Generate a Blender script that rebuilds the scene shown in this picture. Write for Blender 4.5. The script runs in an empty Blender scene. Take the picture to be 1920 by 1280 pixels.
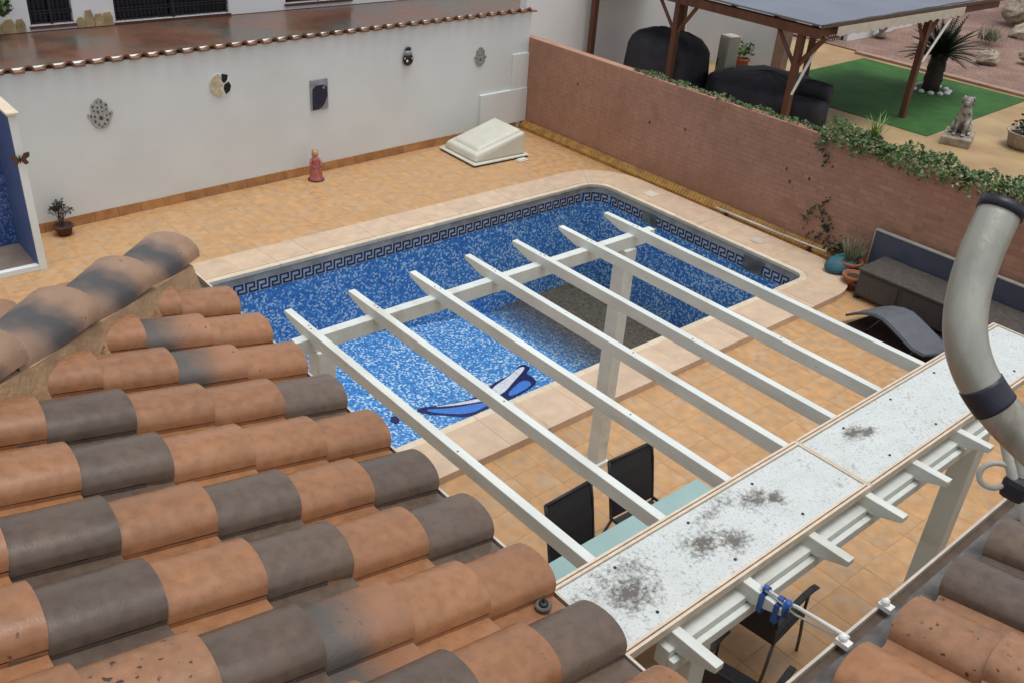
import bpy, math, random
from mathutils import Vector, Matrix
random.seed(7)
S = bpy.context.scene
COL = S.collection
R = math.radians

# ------------------------------------------------------------------ camera, sky, sun, exposure
cam_d = bpy.data.cameras.new("camera")
cam = bpy.data.objects.new("camera", cam_d)
COL.objects.link(cam)
RX = (0.762183, -0.64394463, 0.0664258)
RY = (-0.2844685, -0.42532867, -0.85917006)
RZ = (0.58151074, 0.63594877, -0.50736025)
cam.matrix_world = Matrix(((RX[0], -RY[0], -RZ[0], 0), (RX[1], -RY[1], -RZ[1], 0),
                           (RX[2], -RY[2], -RZ[2], 5.5), (0, 0, 0, 1)))
cam_d.sensor_width = 36
cam_d.lens = 1746.4 / 1920 * 36
cam_d.clip_start = 0.05
cam_d.clip_end = 2000
S.camera = cam

W = bpy.data.worlds.new("World")
S.world = W
W.use_nodes = True
wn = W.node_tree.nodes
wl = W.node_tree.links
sky = wn.new('ShaderNodeTexSky')
sky.sky_type = 'NISHITA'
sky.sun_disc = False
SUN_EL, SUN_AZ = 82, 150            # azimuth measured clockwise from +Y
sky.sun_elevation = R(SUN_EL)
sky.sun_rotation = R(SUN_AZ)
sky.air_density = 1.0
sky.dust_density = 3.0
hs = wn.new('ShaderNodeHueSaturation')
hs.inputs['Saturation'].default_value = 0.22
wl.new(sky.outputs[0], hs.inputs['Color'])
wl.new(hs.outputs[0], wn['Background'].inputs[0])
wn['Background'].inputs[1].default_value = 0.13

sun_d = bpy.data.lights.new("sun", 'SUN')
sun_d.energy = 1.0
sun_d.angle = R(24)
sun_d.color = (1.0, 0.985, 0.95)
sun = bpy.data.objects.new("sun", sun_d)
COL.objects.link(sun)
sun.rotation_euler = (R(90 - SUN_EL), 0, R(180 - SUN_AZ))
sun.location = (0, 0, 30)

S.view_settings.view_transform = 'Standard'
S.view_settings.look = 'None'
S.view_settings.gamma = 1
S.view_settings.use_curve_mapping = False
S.view_settings.exposure = 0.30

# ------------------------------------------------------------------ helpers
def lin(r, g, b):
    f = lambda c: (c / 255 / 12.92) if c <= 10.3 else ((c / 255 + 0.055) / 1.055) ** 2.4
    return (f(r), f(g), f(b))

class MB:
    def __init__(s):
        s.v = []; s.f = []; s.m = []; s.mi = 0
    def add(s, vs, fs):
        o = len(s.v)
        s.v += [tuple(p) for p in vs]
        s.f += [tuple(o + i for i in f) for f in fs]
        s.m += [s.mi] * len(fs)
        return s
    def mat(s, i):
        s.mi = i; return s
    def box(s, x0, x1, y0, y1, z0, z1):
        return s.hexa([(x0, y0, z0), (x1, y0, z0), (x1, y1, z0), (x0, y1, z0),
                       (x0, y0, z1), (x1, y0, z1), (x1, y1, z1), (x0, y1, z1)])
    def hexa(s, p):
        return s.add(p, [(3, 2, 1, 0), (4, 5, 6, 7), (0, 1, 5, 4), (1, 2, 6, 5), (2, 3, 7, 6), (3, 0, 4, 7)])
    def prism(s, poly, z0, z1):
        n = len(poly)
        return s.add([(x, y, z0) for x, y in poly] + [(x, y, z1) for x, y in poly],
                     [tuple(range(n - 1, -1, -1)), tuple(range(n, 2 * n))] +
                     [(i, (i + 1) % n, n + (i + 1) % n, n + i) for i in range(n)])
    def prism_dir(s, poly3, d):
        n = len(poly3); d = Vector(d)
        a = [Vector(p) for p in poly3]
        return s.add(a + [p + d for p in a],
                     [tuple(range(n - 1, -1, -1)), tuple(range(n, 2 * n))] +
                     [(i, (i + 1) % n, n + (i + 1) % n, n + i) for i in range(n)])
    def tube(s, path, r, n=8, caps=True):
        P = [Vector(p) for p in path]
        rs = r if isinstance(r, (list, tuple)) else [r] * len(P)
        vs = []; up = None
        for i, p in enumerate(P):
            t = (P[min(i + 1, len(P) - 1)] - P[max(i - 1, 0)]).normalized()
            if up is None:
                up = Vector((0, 0, 1)) if abs(t.z) < .9 else Vector((1, 0, 0))
            a = up - t * up.dot(t)
            if a.length < 1e-4:
                a = Vector((0, 1, 0)) - t * t.y
            a.normalize(); up = a
            b = t.cross(a)
            for k in range(n):
                w = 2 * math.pi * k / n
                vs.append(p + (a * math.cos(w) + b * math.sin(w)) * rs[i])
        fs = [(i * n + k, i * n + (k + 1) % n, (i + 1) * n + (k + 1) % n, (i + 1) * n + k)
              for i in range(len(P) - 1) for k in range(n)]
        if caps:
            fs.append(tuple(range(n - 1, -1, -1)))
            fs.append(tuple((len(P) - 1) * n + k for k in range(n)))
        return s.add(vs, fs)
    def lathe(s, prof, n=16, c=(0, 0, 0)):
        vs = [(c[0] + r * math.cos(2 * math.pi * k / n), c[1] + r * math.sin(2 * math.pi * k / n), c[2] + z)
              for r, z in prof for k in range(n)]
        fs = [(i * n + k, i * n + (k + 1) % n, (i + 1) * n + (k + 1) % n, (i + 1) * n + k)
              for i in range(len(prof) - 1) for k in range(n)]
        fs.append(tuple(range(n - 1, -1, -1)))
        fs.append(tuple((len(prof) - 1) * n + k for k in range(n)))
        return s.add(vs, fs)
    def ball(s, c, r, n=12, m=8, sc=(1, 1, 1)):
        prof = [(max(1e-4, math.sin(math.pi * i / m)) * r, -math.cos(math.pi * i / m) * r) for i in range(m + 1)]
        o = len(s.v)
        s.lathe(prof, n)
        for i in range(o, len(s.v)):
            x, y, z = s.v[i]
            s.v[i] = (c[0] + x * sc[0], c[1] + y * sc[1], c[2] + z * sc[2])
        return s
    def leaf(s, p, size, nrm=None, asp=.55):
        d = Vector((random.gauss(0, 1), random.gauss(0, 1), random.gauss(0, 1))).normalized()
        if nrm is not None:
            d = (d + Vector(nrm) * 1.2).normalized()
        a = d.orthogonal().normalized()
        a = Matrix.Rotation(random.random() * 6.28, 3, d) @ a
        b = d.cross(a)
        p = Vector(p)
        q = d * size * .12
        return s.add([p - a * size, p - b * size * asp + q, p + a * size, p + b * size * asp + q], [(0, 1, 2), (0, 2, 3)])
    def mesh(s, name, mats, smooth=False):
        me = bpy.data.meshes.new(name)
        me.from_pydata(s.v, [], s.f)
        if not isinstance(mats, (list, tuple)):
            mats = [mats]
        for m in mats:
            me.materials.append(m)
        if len(mats) > 1:
            me.polygons.foreach_set('material_index', s.m)
        if smooth:
            me.polygons.foreach_set('use_smooth', [True] * len(me.polygons))
        me.update()
        return me
    def build(s, name, mats, parent=None, smooth=False, bevel=0):
        o = obj(name, s.mesh(name, mats, smooth), parent)
        if bevel:
            b = o.modifiers.new('bevel', 'BEVEL'); b.width = bevel; b.segments = 2; b.limit_method = 'ANGLE'
        return o

def obj(name, me, parent=None):
    o = bpy.data.objects.new(name, me)
    COL.objects.link(o)
    if parent is not None:
        o.parent = parent
    return o

def tag(o, label=None, cat=None, group=None, kind=None):
    if label: o['label'] = label
    if cat: o['category'] = cat
    if group: o['group'] = group
    if kind: o['kind'] = kind
    return o

def thing(name, label, cat, loc=(0, 0, 0), rz=0, group=None):
    o = bpy.data.objects.new(name, None)
    o.empty_display_size = .1
    COL.objects.link(o)
    o.location = loc
    o.rotation_euler = (0, 0, rz)
    return tag(o, label, cat, group)

def copy_tree(o, parent=None):
    c = o.copy(); COL.objects.link(c)
    if parent is not None: c.parent = parent
    for ch in list(o.children):
        copy_tree(ch, c)
    return c

# ------------------------------------------------------------------ materials
def M(name, col, rough=.6, var=.15, scale=5, bump=.15, bscale=60, metal=0, col2=None, mix2=(.45, .65), scale2=2.0,
      spots=None, rnd=.12, spec=.5, stretch=(1, 1, 1), rvar=.0):
    """principled with a two-octave tint, an optional second colour in patches, optional dark specks, fine relief"""
    m = bpy.data.materials.new(name)
    m.use_nodes = True
    nt = m.node_tree; N = nt.nodes; L = nt.links
    p = N['Principled BSDF']
    p.inputs['Roughness'].default_value = rough
    p.inputs['Metallic'].default_value = metal
    p.inputs['Specular IOR Level'].default_value = spec
    tc = N.new('ShaderNodeTexCoord'); oi = N.new('ShaderNodeObjectInfo')
    off = N.new('ShaderNodeVectorMath'); off.operation = 'SCALE'
    off.inputs[0].default_value = (37, 53, 71)
    L.new(oi.outputs['Random'], off.inputs['Scale'])
    ad = N.new('ShaderNodeVectorMath'); ad.operation = 'ADD'
    L.new(tc.outputs['Object'], ad.inputs[0]); L.new(off.outputs[0], ad.inputs[1])
    mp = N.new('ShaderNodeMapping'); mp.inputs['Scale'].default_value = stretch
    L.new(ad.outputs[0], mp.inputs[0])
    V = mp.outputs[0]
    def noise(sc, det=4):
        n = N.new('ShaderNodeTexNoise'); n.inputs['Scale'].default_value = sc; n.inputs['Detail'].default_value = det
        L.new(V, n.inputs['Vector']); return n
    def ramp(sock, a, b, lo, hi):
        r = N.new('ShaderNodeMapRange'); L.new(sock, r.inputs[0])
        r.inputs[1].default_value = a; r.inputs[2].default_value = b
        r.inputs[3].default_value = lo; r.inputs[4].default_value = hi
        return r.outputs[0]
    n1 = noise(scale)
    base = N.new('ShaderNodeRGB'); base.outputs[0].default_value = (*col, 1)
    c = base.outputs[0]
    if col2 is not None:
        n2 = noise(scale2, 6)
        mx = N.new('ShaderNodeMix'); mx.data_type = 'RGBA'
        L.new(ramp(n2.outputs[0], mix2[0], mix2[1], 0, 1), mx.inputs[0])
        L.new(c, mx.inputs[6]); mx.inputs[7].default_value = (*col2, 1)
        c = mx.outputs[2]
    hv = N.new('ShaderNodeHueSaturation')
    L.new(c, hv.inputs['Color'])
    mm = N.new('ShaderNodeMath'); mm.operation = 'MULTIPLY'
    L.new(ramp(n1.outputs[0], .3, .7, 1 - var, 1 + var), mm.inputs[0])
    L.new(ramp(oi.outputs['Random'], 0, 1, 1 - rnd, 1 + rnd), mm.inputs[1])
    L.new(mm.outputs[0], hv.inputs['Value'])
    c = hv.outputs[0]
    if spots:
        sc, thr, scol = spots
        n3 = noise(sc, 2)
        mx = N.new('ShaderNodeMix'); mx.data_type = 'RGBA'
        L.new(ramp(n3.outputs[0], thr, thr + .05, 0, 1), mx.inputs[0])
        L.new(c, mx.inputs[6]); mx.inputs[7].default_value = (*scol, 1)
        c = mx.outputs[2]
    L.new(c, p.inputs['Base Color'])
    if rvar:
        L.new(ramp(n1.outputs[0], .35, .65, max(.03, rough - rvar), rough + rvar), p.inputs['Roughness'])
    if bump:
        nb = noise(bscale, 5)
        b = N.new('ShaderNodeBump'); b.inputs['Strength'].default_value = bump; b.inputs['Distance'].default_value = .01
        L.new(nb.outputs[0], b.inputs['Height']); L.new(b.outputs[0], p.inputs['Normal'])
    return m

def flame_mat(name, a, b):
    """terracotta ridge tile with a dark fired band across its middle (local x)"""
    m = M(name, a, .48, .16, 9, .2, 90, spots=(36, .70, (.10, .06, .04)))
    nt = m.node_tree; N = nt.nodes; L = nt.links
    p = N['Principled BSDF']
    old = p.inputs['Base Color'].links[0].from_socket
    tc = N.new('ShaderNodeTexCoord'); sx = N.new('ShaderNodeSeparateXYZ'); L.new(tc.outputs['Object'], sx.inputs[0])
    nz = N.new('ShaderNodeTexNoise'); nz.inputs['Scale'].default_value = 7; L.new(tc.outputs['Object'], nz.inputs['Vector'])
    ad = N.new('ShaderNodeMath'); ad.operation = 'MULTIPLY_ADD'
    L.new(nz.outputs[0], ad.inputs[0]); ad.inputs[1].default_value = .22; L.new(sx.outputs[0], ad.inputs[2])
    r = N.new('ShaderNodeValToRGB')
    L.new(ad.outputs[0], r.inputs[0])
    mr = N.new('ShaderNodeMapRange'); L.new(ad.outputs[0], mr.inputs[0])
    mr.inputs[1].default_value = -.55; mr.inputs[2].default_value = .15
    L.new(mr.outputs[0], r.inputs[0])
    e = r.color_ramp.elements
    e[0].position = .25; e[0].color = (0, 0, 0, 1); e[1].position = .52; e[1].color = (1, 1, 1, 1)
    k = e.new(.60); k.color = (1, 1, 1, 1); k = e.new(.80); k.color = (0, 0, 0, 1)
    mx = N.new('ShaderNodeMix'); mx.data_type = 'RGBA'
    L.new(r.outputs[0], mx.inputs[0]); L.new(old, mx.inputs[6]); mx.inputs[7].default_value = (*b, 1)
    L.new(mx.outputs[2], p.inputs['Base Color'])
    return m

def mosaic_mat(name, cols, size=.025, flat=False, rough=.28):
    m = bpy.data.materials.new(name); m.use_nodes = True
    nt = m.node_tree; N = nt.nodes; L = nt.links; p = N['Principled BSDF']
    p.inputs['Roughness'].default_value = rough
    tc = N.new('ShaderNodeTexCoord')
    mp = N.new('ShaderNodeMapping'); mp.inputs['Location'].default_value = (.0112, .0073, .0091)
    L.new(tc.outputs['Object'], mp.inputs[0])
    sn = N.new('ShaderNodeVectorMath'); sn.operation = 'SNAP'
    L.new(mp.outputs[0], sn.inputs[0]); sn.inputs[1].default_value = (size, size, 50.0 if flat else size)
    w = N.new('ShaderNodeTexWhiteNoise'); w.noise_dimensions = '3D'; L.new(sn.outputs[0], w.inputs['Vector'])
    n = N.new('ShaderNodeTexNoise'); n.inputs['Scale'].default_value = 1.6; n.inputs['Detail'].default_value = 3
    L.new(tc.outputs['Object'], n.inputs['Vector'])
    mr = N.new('ShaderNodeMapRange'); L.new(n.outputs[0], mr.inputs[0])
    mr.inputs[1].default_value = .3; mr.inputs[2].default_value = .7; mr.inputs[3].default_value = -.12; mr.inputs[4].default_value = .12
    ad = N.new('ShaderNodeMath'); ad.operation = 'ADD'; L.new(w.outputs['Value'], ad.inputs[0]); L.new(mr.outputs[0], ad.inputs[1])
    r = N.new('ShaderNodeValToRGB'); r.color_ramp.interpolation = 'CONSTANT'
    L.new(ad.outputs[0], r.inputs[0])
    e = r.color_ramp.elements
    e[0].position = 0; e[0].color = (*cols[0][1], 1); e[1].position = cols[1][0]; e[1].color = (*cols[1][1], 1)
    for t, c in cols[2:]:
        k = e.new(t); k.color = (*c, 1)
    L.new(r.outputs[0], p.inputs['Base Color'])
    return m

TERRA = (.315, .148, .070)
DARK = (.108, .080, .062)
m_tile = M('fired terracotta', TERRA, .30, .13, 26, .07, 160, col2=(.26, .125, .062), scale2=5, mix2=(.40, .80), spots=(38, .74, (.10, .05, .03)), rnd=.10, rvar=.08)
m_tile2 = M('speckled terracotta', (.32, .158, .080), .42, .15, 30, .09, 140, col2=(.25, .13, .07), scale2=6, mix2=(.40, .8), spots=(34, .66, (.06, .03, .02)), rnd=.08)
m_ctile = M('weathered coping clay', (.24, .125, .07), .85, .2, 12, .2, 60, col2=(.15, .085, .05), scale2=9)
m_tiled = M('dark fired tile', DARK, .29, .14, 24, .07, 160, col2=(.14, .092, .064), scale2=4, mix2=(.38, .8), rnd=.16, rvar=.08)
m_tileg = flame_mat('flamed field tile', (.32, .155, .08), (.10, .085, .075))
m_hip = flame_mat('flamed ridge tile', (.30, .185, .12), (.065, .062, .062))
m_mortar = M('beige mortar', (.42, .27, .15), .9, .22, 7, .6, 45, col2=(.33, .21, .13), scale2=5)
m_gmortar = M('grey bedding mortar', (.17, .165, .16), .9, .25, 12, .6, 50, col2=(.10, .09, .085), scale2=9)
m_drip = M('brown eave profile', (.085, .055, .035), .6, .3, 14, .2, 40)
m_pale = M('pale eave lip', (.55, .48, .40), .6, .15, 14)
m_render = M('cream house render', (.66, .60, .50), .85, .06, 3, .25, 80)
m_white = M('white wall render', (.74, .79, .79), .85, .035, 1.2, .18, 60, col2=(.71, .75, .74), scale2=.9, mix2=(.45, .75))
m_white2 = M('white garden wall render', (.75, .77, .79), .85, .03, 1.2, .15, 60)
m_paint = M('white painted timber', (.67, .71, .68), .5, .07, 9, .15, 50, stretch=(1, .3, .8), col2=(.54, .54, .47), scale2=6, mix2=(.52, .78), spots=(55, .74, (.20, .16, .11)), rnd=.03)
m_floor = M('ochre patio tile', (.52, .30, .135), .45, .13, 9, .15, 25, col2=(.47, .315, .185), scale2=5.5, rnd=.045, rvar=.12)
m_grout = M('patio grout', (.47, .27, .13), .8, .15, 10)
m_coping = M('pink travertine coping', (.58, .435, .30), .6, .10, 6, .2, 30, col2=(.56, .42, .31), scale2=5, rnd=.05, stretch=(1, 1, 1))
m_lip = M('cream bullnose', (.66, .56, .42), .55, .08, 8)
m_skirt = M('ochre skirting tile', (.46, .235, .095), .5, .16, 8, .2, 30, col2=(.36, .18, .08), scale2=5, rnd=.08)
m_curb = M('yellow ribbed kerb tile', (.50, .27, .06), .5, .2, 14, .2, 40, col2=(.36, .19, .06), scale2=6)
m_brick = M('painted red brown brick', (.41, .222, .15), .8, .10, 5, .3, 60, col2=(.35, .185, .12), scale2=1.2, rnd=.05, spots=(13, .74, (.12, .05, .035)))
m_joint = M('painted brick joint', (.39, .212, .142), .9, .1, 4, .2, 60)
B0, B1, B2, B3 = (.044, .17, .45), (.064, .25, .57), (.17, .40, .68), (.50, .65, .77)
m_mosw = mosaic_mat('blue wall mosaic', [(0, B0), (.34, B1), (.66, B2), (.80, B3)])
m_mosf = mosaic_mat('blue floor mosaic', [(0, B0), (.36, B1), (.68, B2), (.83, B3)], flat=True)
m_keyb = M('pale blue frieze tile', (.42, .46, .52), .35, .1, 40)
m_keyd = M('navy frieze key', (.022, .018, .045), .35, .2, 40)
m_band = M('waterline grout band', (.44, .40, .33), .7, .15, 9, col2=(.30, .28, .24), scale2=3)
m_dnavy = mosaic_mat('navy mosaic', [(0, (.012, .014, .07)), (.7, (.02, .03, .13))], .02, True)
m_dblue = mosaic_mat('dolphin blue mosaic', [(0, (.05, .17, .56)), (.5, (.07, .21, .62))], .02, True)
m_dwhite = mosaic_mat('dolphin white mosaic', [(0, (.60, .64, .70)), (.6, (.70, .72, .74)), (.9, (.35, .45, .62))], .02, True)
m_black = M('black cover cloth', (.020, .022, .034), .7, .35, 4, 1.0, 7, rnd=.05)
m_dark = M('black plastic', (.016, .016, .018), .5, .2, 20)
m_mesh = M('black sling fabric', (.022, .023, .028), .7, .15, 30, .3, 300)
m_alu = M('bronze grey tube', (.12, .11, .10), .4, .15, 20, metal=.6)
m_steel = M('galvanised steel', (.37, .37, .32), .40, .16, 8, .12, 40, metal=.6, col2=(.20, .15, .11), scale2=9, mix2=(.55, .85), stretch=(3, 3, .25), rvar=.06)
m_tape = M('black tape', (.016, .017, .03), .45, .3, 20, .3, 30)
m_btape = M('blue tape', (.03, .10, .36), .5, .3, 30)
m_cable = M('pale grey cable', (.42, .42, .38), .55, .12, 20)
m_wood = M('reddish pavilion timber', (.115, .045, .024), .6, .25, 6, .3, 40, stretch=(1, 1, .2))
m_lwood = M('lighter worn timber', (.26, .13, .065), .6, .2, 6, .3, 40, stretch=(1, 1, .2))
m_fabric = M('slate canopy sheet', (.16, .18, .225), .75, .08, 1.0, .3, 10)
m_ecru = M('ecru awning cloth', (.52, .48, .41), .8, .08, 5)
m_plastic = M('off white moulded plastic', (.60, .60, .51), .45, .05, 5, .05, 20, rnd=0)
m_wplastic = M('white plastic', (.72, .72, .70), .45, .05, 8)
m_pot = M('terracotta pot clay', (.33, .115, .055), .8, .2, 8, .2, 40)
m_darkpot = M('dark red pot clay', (.10, .035, .028), .8, .3, 8, .2, 40)
m_soil = M('dark soil', (.05, .034, .022), .95, .4, 30, .6, 60)
m_leaf = M('ivy leaf', (.055, .11, .030), .5, .5, 9, 0, col2=(.11, .17, .055), scale2=6, mix2=(.4, .6), rnd=0)
m_leafd = M('dark palm frond', (.016, .035, .015), .5, .5, 9, 0, rnd=0)
m_leafy = M('fresh grass blade', (.16, .27, .05), .5, .3, 9, 0, rnd=0)
m_twig = M('purple brown twig', (.045, .030, .028), .8, .3, 20, 0, rnd=0)
m_dry = M('grey green cactus leaf', (.14, .15, .085), .7, .35, 15, 0, rnd=0)
m_lawn = M('artificial turf', (.028, .115, .018), .9, .22, 3, 1.0, 120, col2=(.036, .13, .022), scale2=40)
m_pave = M('beige garden paving', (.42, .29, .145), .6, .18, 1.4, .2, 20, col2=(.36, .22, .10), scale2=.6)
m_kerb = M('pink garden kerb', (.38, .24, .18), .8, .15, 6)
m_gravel = M('pink brown gravel', (.20, .12, .095), .95, .35, 18, .9, 60, col2=(.26, .17, .13), scale2=1.2)
m_earth = M('dry earth', (.17, .12, .085), .95, .3, .8, .5, 20, col2=(.22, .17, .10), scale2=.3)
m_stone = M('pale garden stone', (.36, .31, .24), .9, .25, 7, .6, 20, col2=(.25, .19, .13), scale2=4)
m_statue = M('grey cast stone', (.33, .31, .28), .85, .3, 9, .6, 30, col2=(.12, .11, .10), scale2=14, mix2=(.5, .62))
m_terrace = M('wet red brown terrace tile', (.16, .080, .055), .28, .25, .8, .06, 8, col2=(.115, .110, .088), scale2=.6, rvar=.1)
m_bluewall = M('blue paint', (.07, .115, .26), .5, .12, 6)
m_bluemos = mosaic_mat('shower mosaic', [(0, (.03, .07, .25)), (.5, (.06, .13, .38)), (.8, (.16, .26, .5))], .02)
m_greytray = M('grey shower tray', (.20, .155, .125), .6, .15, 5)
m_iron = M('dark iron grille', (.012, .012, .017), .5, .2, 10)
m_glass_d = M('dark window glass', (.010, .011, .018), .2, .2, 2, 0)
m_tabletop = M('frosted aqua table glass', (.30, .45, .44), .16, .08, 2, 0, spec=.7)
m_rattan = M('brown synthetic rattan', (.072, .060, .052), .65, .3, 25, .6, 90, stretch=(1, 1, 3))
m_slate = M('slate blue panel', (.058, .070, .098), .6, .12, 4)
m_trim = M('pale panel trim', (.45, .43, .38), .6, .1, 9)
m_lounge = M('grey lounger sling', (.098, .108, .125), .65, .1, 8, .2, 200)
m_teal = M('teal plastic', (.018, .105, .135), .5, .25, 9, .2, 30)
m_lounger_shade = M('dark brown lounger shade', (.050, .028, .020), .95, .25, 9, .6, 150)
m_fili = M('grey filigree metal', (.36, .37, .35), .5, .25, 40, .3, 60)
m_fdark = M('dark filigree gap', (.07, .07, .065), .8, .3, 30)
m_cream = M('cream glazed clay', (.56, .50, .32), .4, .25, 20)
m_ink = M('black glazed clay', (.008, .008, .010), .4, .2, 20)
m_mirror = M('grey mirror frame', (.25, .27, .30), .35, .25, 10)
m_moon = M('night blue enamel', (.018, .022, .050), .35, .3, 12)
m_pinkd = M('pink glazed dress', (.42, .13, .11), .5, .25, 14, .2, 30)
m_skin = M('figurine skin glaze', (.55, .33, .23), .5, .1, 20)
m_hair = M('figurine blond hair', (.46, .32, .14), .6, .2, 30)
m_red = M('red enamel', (.25, .03, .02), .5, .1, 20)
m_wing = M('brown butterfly wing', (.10, .05, .03), .5, .4, 40)
m_copper = M('copper brown strip', (.24, .115, .05), .5, .25, 20)
m_railc = M('cream panel rail', (.62, .53, .42), .5, .1, 20)
m_pipegrey = M('stained grey skimmer plastic', (.17, .18, .16), .6, .25, 9, .1, 30, col2=(.08, .085, .06), scale2=4)
m_lid = M('pale skimmer lid', (.55, .50, .42), .6, .1, 9)

def panel_mat():
    m = M('dirty translucent roof sheet', (.60, .64, .63), .55, .05, 9, .1, 40, rnd=0, spots=(95, .60, (.42, .43, .42)))
    nt = m.node_tree; N = nt.nodes; L = nt.links; p = N['Principled BSDF']
    old = p.inputs['Base Color'].links[0].from_socket
    tc = N.new('ShaderNodeTexCoord')
    acc = None
    for (x, y, sx, sy) in [(2.47, 1.81, .22, .15), (2.98, 1.82, .19, .13), (3.13, 1.75, .13, .12), (3.46, 1.88, .18, .10), (3.56, 1.82, .10, .08), (4.42, 1.90, .15, .08), (4.50, 1.86, .13, .06), (2.5, 1.9, .5, .14), (3.2, 1.95, .4, .08)]:
        d = N.new('ShaderNodeMapping'); d.vector_type = 'POINT'
        d.inputs['Location'].default_value = (-(x - 4) / sx, -(y - 3) / sy, 0)
        d.inputs['Scale'].default_value = (1 / sx, 1 / sy, 0)
        L.new(tc.outputs['Object'], d.inputs[0])
        ln = N.new('ShaderNodeVectorMath'); ln.operation = 'LENGTH'; L.new(d.outputs[0], ln.inputs[0])
        r = N.new('ShaderNodeMapRange'); L.new(ln.outputs['Value'], r.inputs[0])
        r.inputs[1].default_value = 0; r.inputs[2].default_value = 1; r.inputs[3].default_value = 1 if sx < .3 else .55; r.inputs[4].default_value = 0
        if acc is None: acc = r.outputs[0]
        else:
            k = N.new('ShaderNodeMath'); k.operation = 'MAXIMUM'; L.new(acc, k.inputs[0]); L.new(r.outputs[0], k.inputs[1]); acc = k.outputs[0]
    n = N.new('ShaderNodeTexNoise'); n.inputs['Scale'].default_value = 42; n.inputs['Detail'].default_value = 6; n.inputs['Roughness'].default_value = .7
    L.new(tc.outputs['Object'], n.inputs['Vector'])
    n2 = N.new('ShaderNodeTexNoise'); n2.inputs['Scale'].default_value = 9; n2.inputs['Detail'].default_value = 3
    L.new(tc.outputs['Object'], n2.inputs['Vector'])
    a = N.new('ShaderNodeMath'); a.operation = 'MULTIPLY_ADD'; L.new(acc, a.inputs[0]); a.inputs[1].default_value = .38; L.new(n.outputs[0], a.inputs[2])
    b = N.new('ShaderNodeMath'); b.operation = 'MULTIPLY_ADD'; L.new(n2.outputs[0], b.inputs[0]); b.inputs[1].default_value = .35; L.new(a.outputs[0], b.inputs[2])
    r = N.new('ShaderNodeMapRange'); L.new(b.outputs[0], r.inputs[0])
    r.inputs[1].default_value = .75; r.inputs[2].default_value = 1.0; r.inputs[3].default_value = 0; r.inputs[4].default_value = .9
    mx = N.new('ShaderNodeMix'); mx.data_type = 'RGBA'
    L.new(r.outputs[0], mx.inputs[0]); L.new(old, mx.inputs[6]); mx.inputs[7].default_value = (.075, .058, .042, 1)
    L.new(mx.outputs[2], p.inputs['Base Color'])
    return m
m_panel = panel_mat()

def puddle_mat():
    m = bpy.data.materials.new('murky water'); m.use_nodes = True
    nt = m.node_tree; N = nt.nodes; L = nt.links; p = N['Principled BSDF']
    p.inputs['Base Color'].default_value = (.095, .082, .055, 1)
    p.inputs['Roughness'].default_value = .12
    p.inputs['IOR'].default_value = 1.33
    tc = N.new('ShaderNodeTexCoord'); sx = N.new('ShaderNodeSeparateXYZ'); L.new(tc.outputs['Object'], sx.inputs[0])
    n = N.new('ShaderNodeTexNoise'); n.inputs['Scale'].default_value = 5; n.inputs['Detail'].default_value = 6; L.new(tc.outputs['Object'], n.inputs['Vector'])
    ad = N.new('ShaderNodeMath'); ad.operation = 'MULTIPLY_ADD'; L.new(n.outputs[0], ad.inputs[0]); ad.inputs[1].default_value = .5; L.new(sx.outputs[0], ad.inputs[2])
    nb = N.new('ShaderNodeTexNoise'); nb.inputs['Scale'].default_value = 22; nb.inputs['Detail'].default_value = 8; L.new(tc.outputs['Object'], nb.inputs['Vector'])
    cr = N.new('ShaderNodeValToRGB'); L.new(nb.outputs[0], cr.inputs[0])
    cr.color_ramp.elements[0].position = .35; cr.color_ramp.elements[0].color = (.075, .064, .042, 1)
    cr.color_ramp.elements[1].position = .65; cr.color_ramp.elements[1].color = (.135, .118, .082, 1)
    L.new(cr.outputs[0], p.inputs['Base Color'])
    r = N.new('ShaderNodeMapRange'); L.new(ad.outputs[0], r.inputs[0])
    r.inputs[1].default_value = 8.55; r.inputs[2].default_value = 9.7; r.inputs[3].default_value = 0; r.inputs[4].default_value = .90
    L.new(r.outputs[0], p.inputs['Alpha'])
    return m
m_puddle = puddle_mat()

# ------------------------------------------------------------------ ground and floors (setting)
PX0, PX1, PY0, PY1 = 3.2, 10.75, 5.87, 9.98      # pool inner edge
OX0, OX1, OY0, OY1 = 2.55, 11.42, 5.29, 10.53    # coping outer edge
def sheet_with_hole(x0, x1, y0, y1, z, hx0, hx1, hy0, hy1):
    b = MB()
    for a in [(x0, hx0, y0, y1), (hx1, x1, y0, y1), (hx0, hx1, y0, hy0), (hx0, hx1, hy1, y1)]:
        b.add([(a[0], a[2], z), (a[1], a[2], z), (a[1], a[3], z), (a[0], a[3], z)], [(0, 1, 2, 3)])
    return b
hole = (2.9, 11.1, 5.6, 10.25)
tag(sheet_with_hole(-400, 500, -400, 500, -.08, *hole).build('ground', m_earth), kind='structure')
patio = tag(sheet_with_hole(-2, 11.70, -1, 13.2, -.003, *hole).build('patio_floor', m_grout), kind='structure')

CAMP = Vector((0, 0, 5.5))
def project(p):
    q = Vector(p) - CAMP
    z = q.dot(Vector(RZ))
    if z <= 0.1: return None
    return 960 + 1746.4 * q.dot(Vector(RX)) / z, 640 + 1746.4 * q.dot(Vector(RY)) / z

def wall_y(x):            # front face of the white boundary wall
    return 12.60 + .041 * (x - 3.0)

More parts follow.
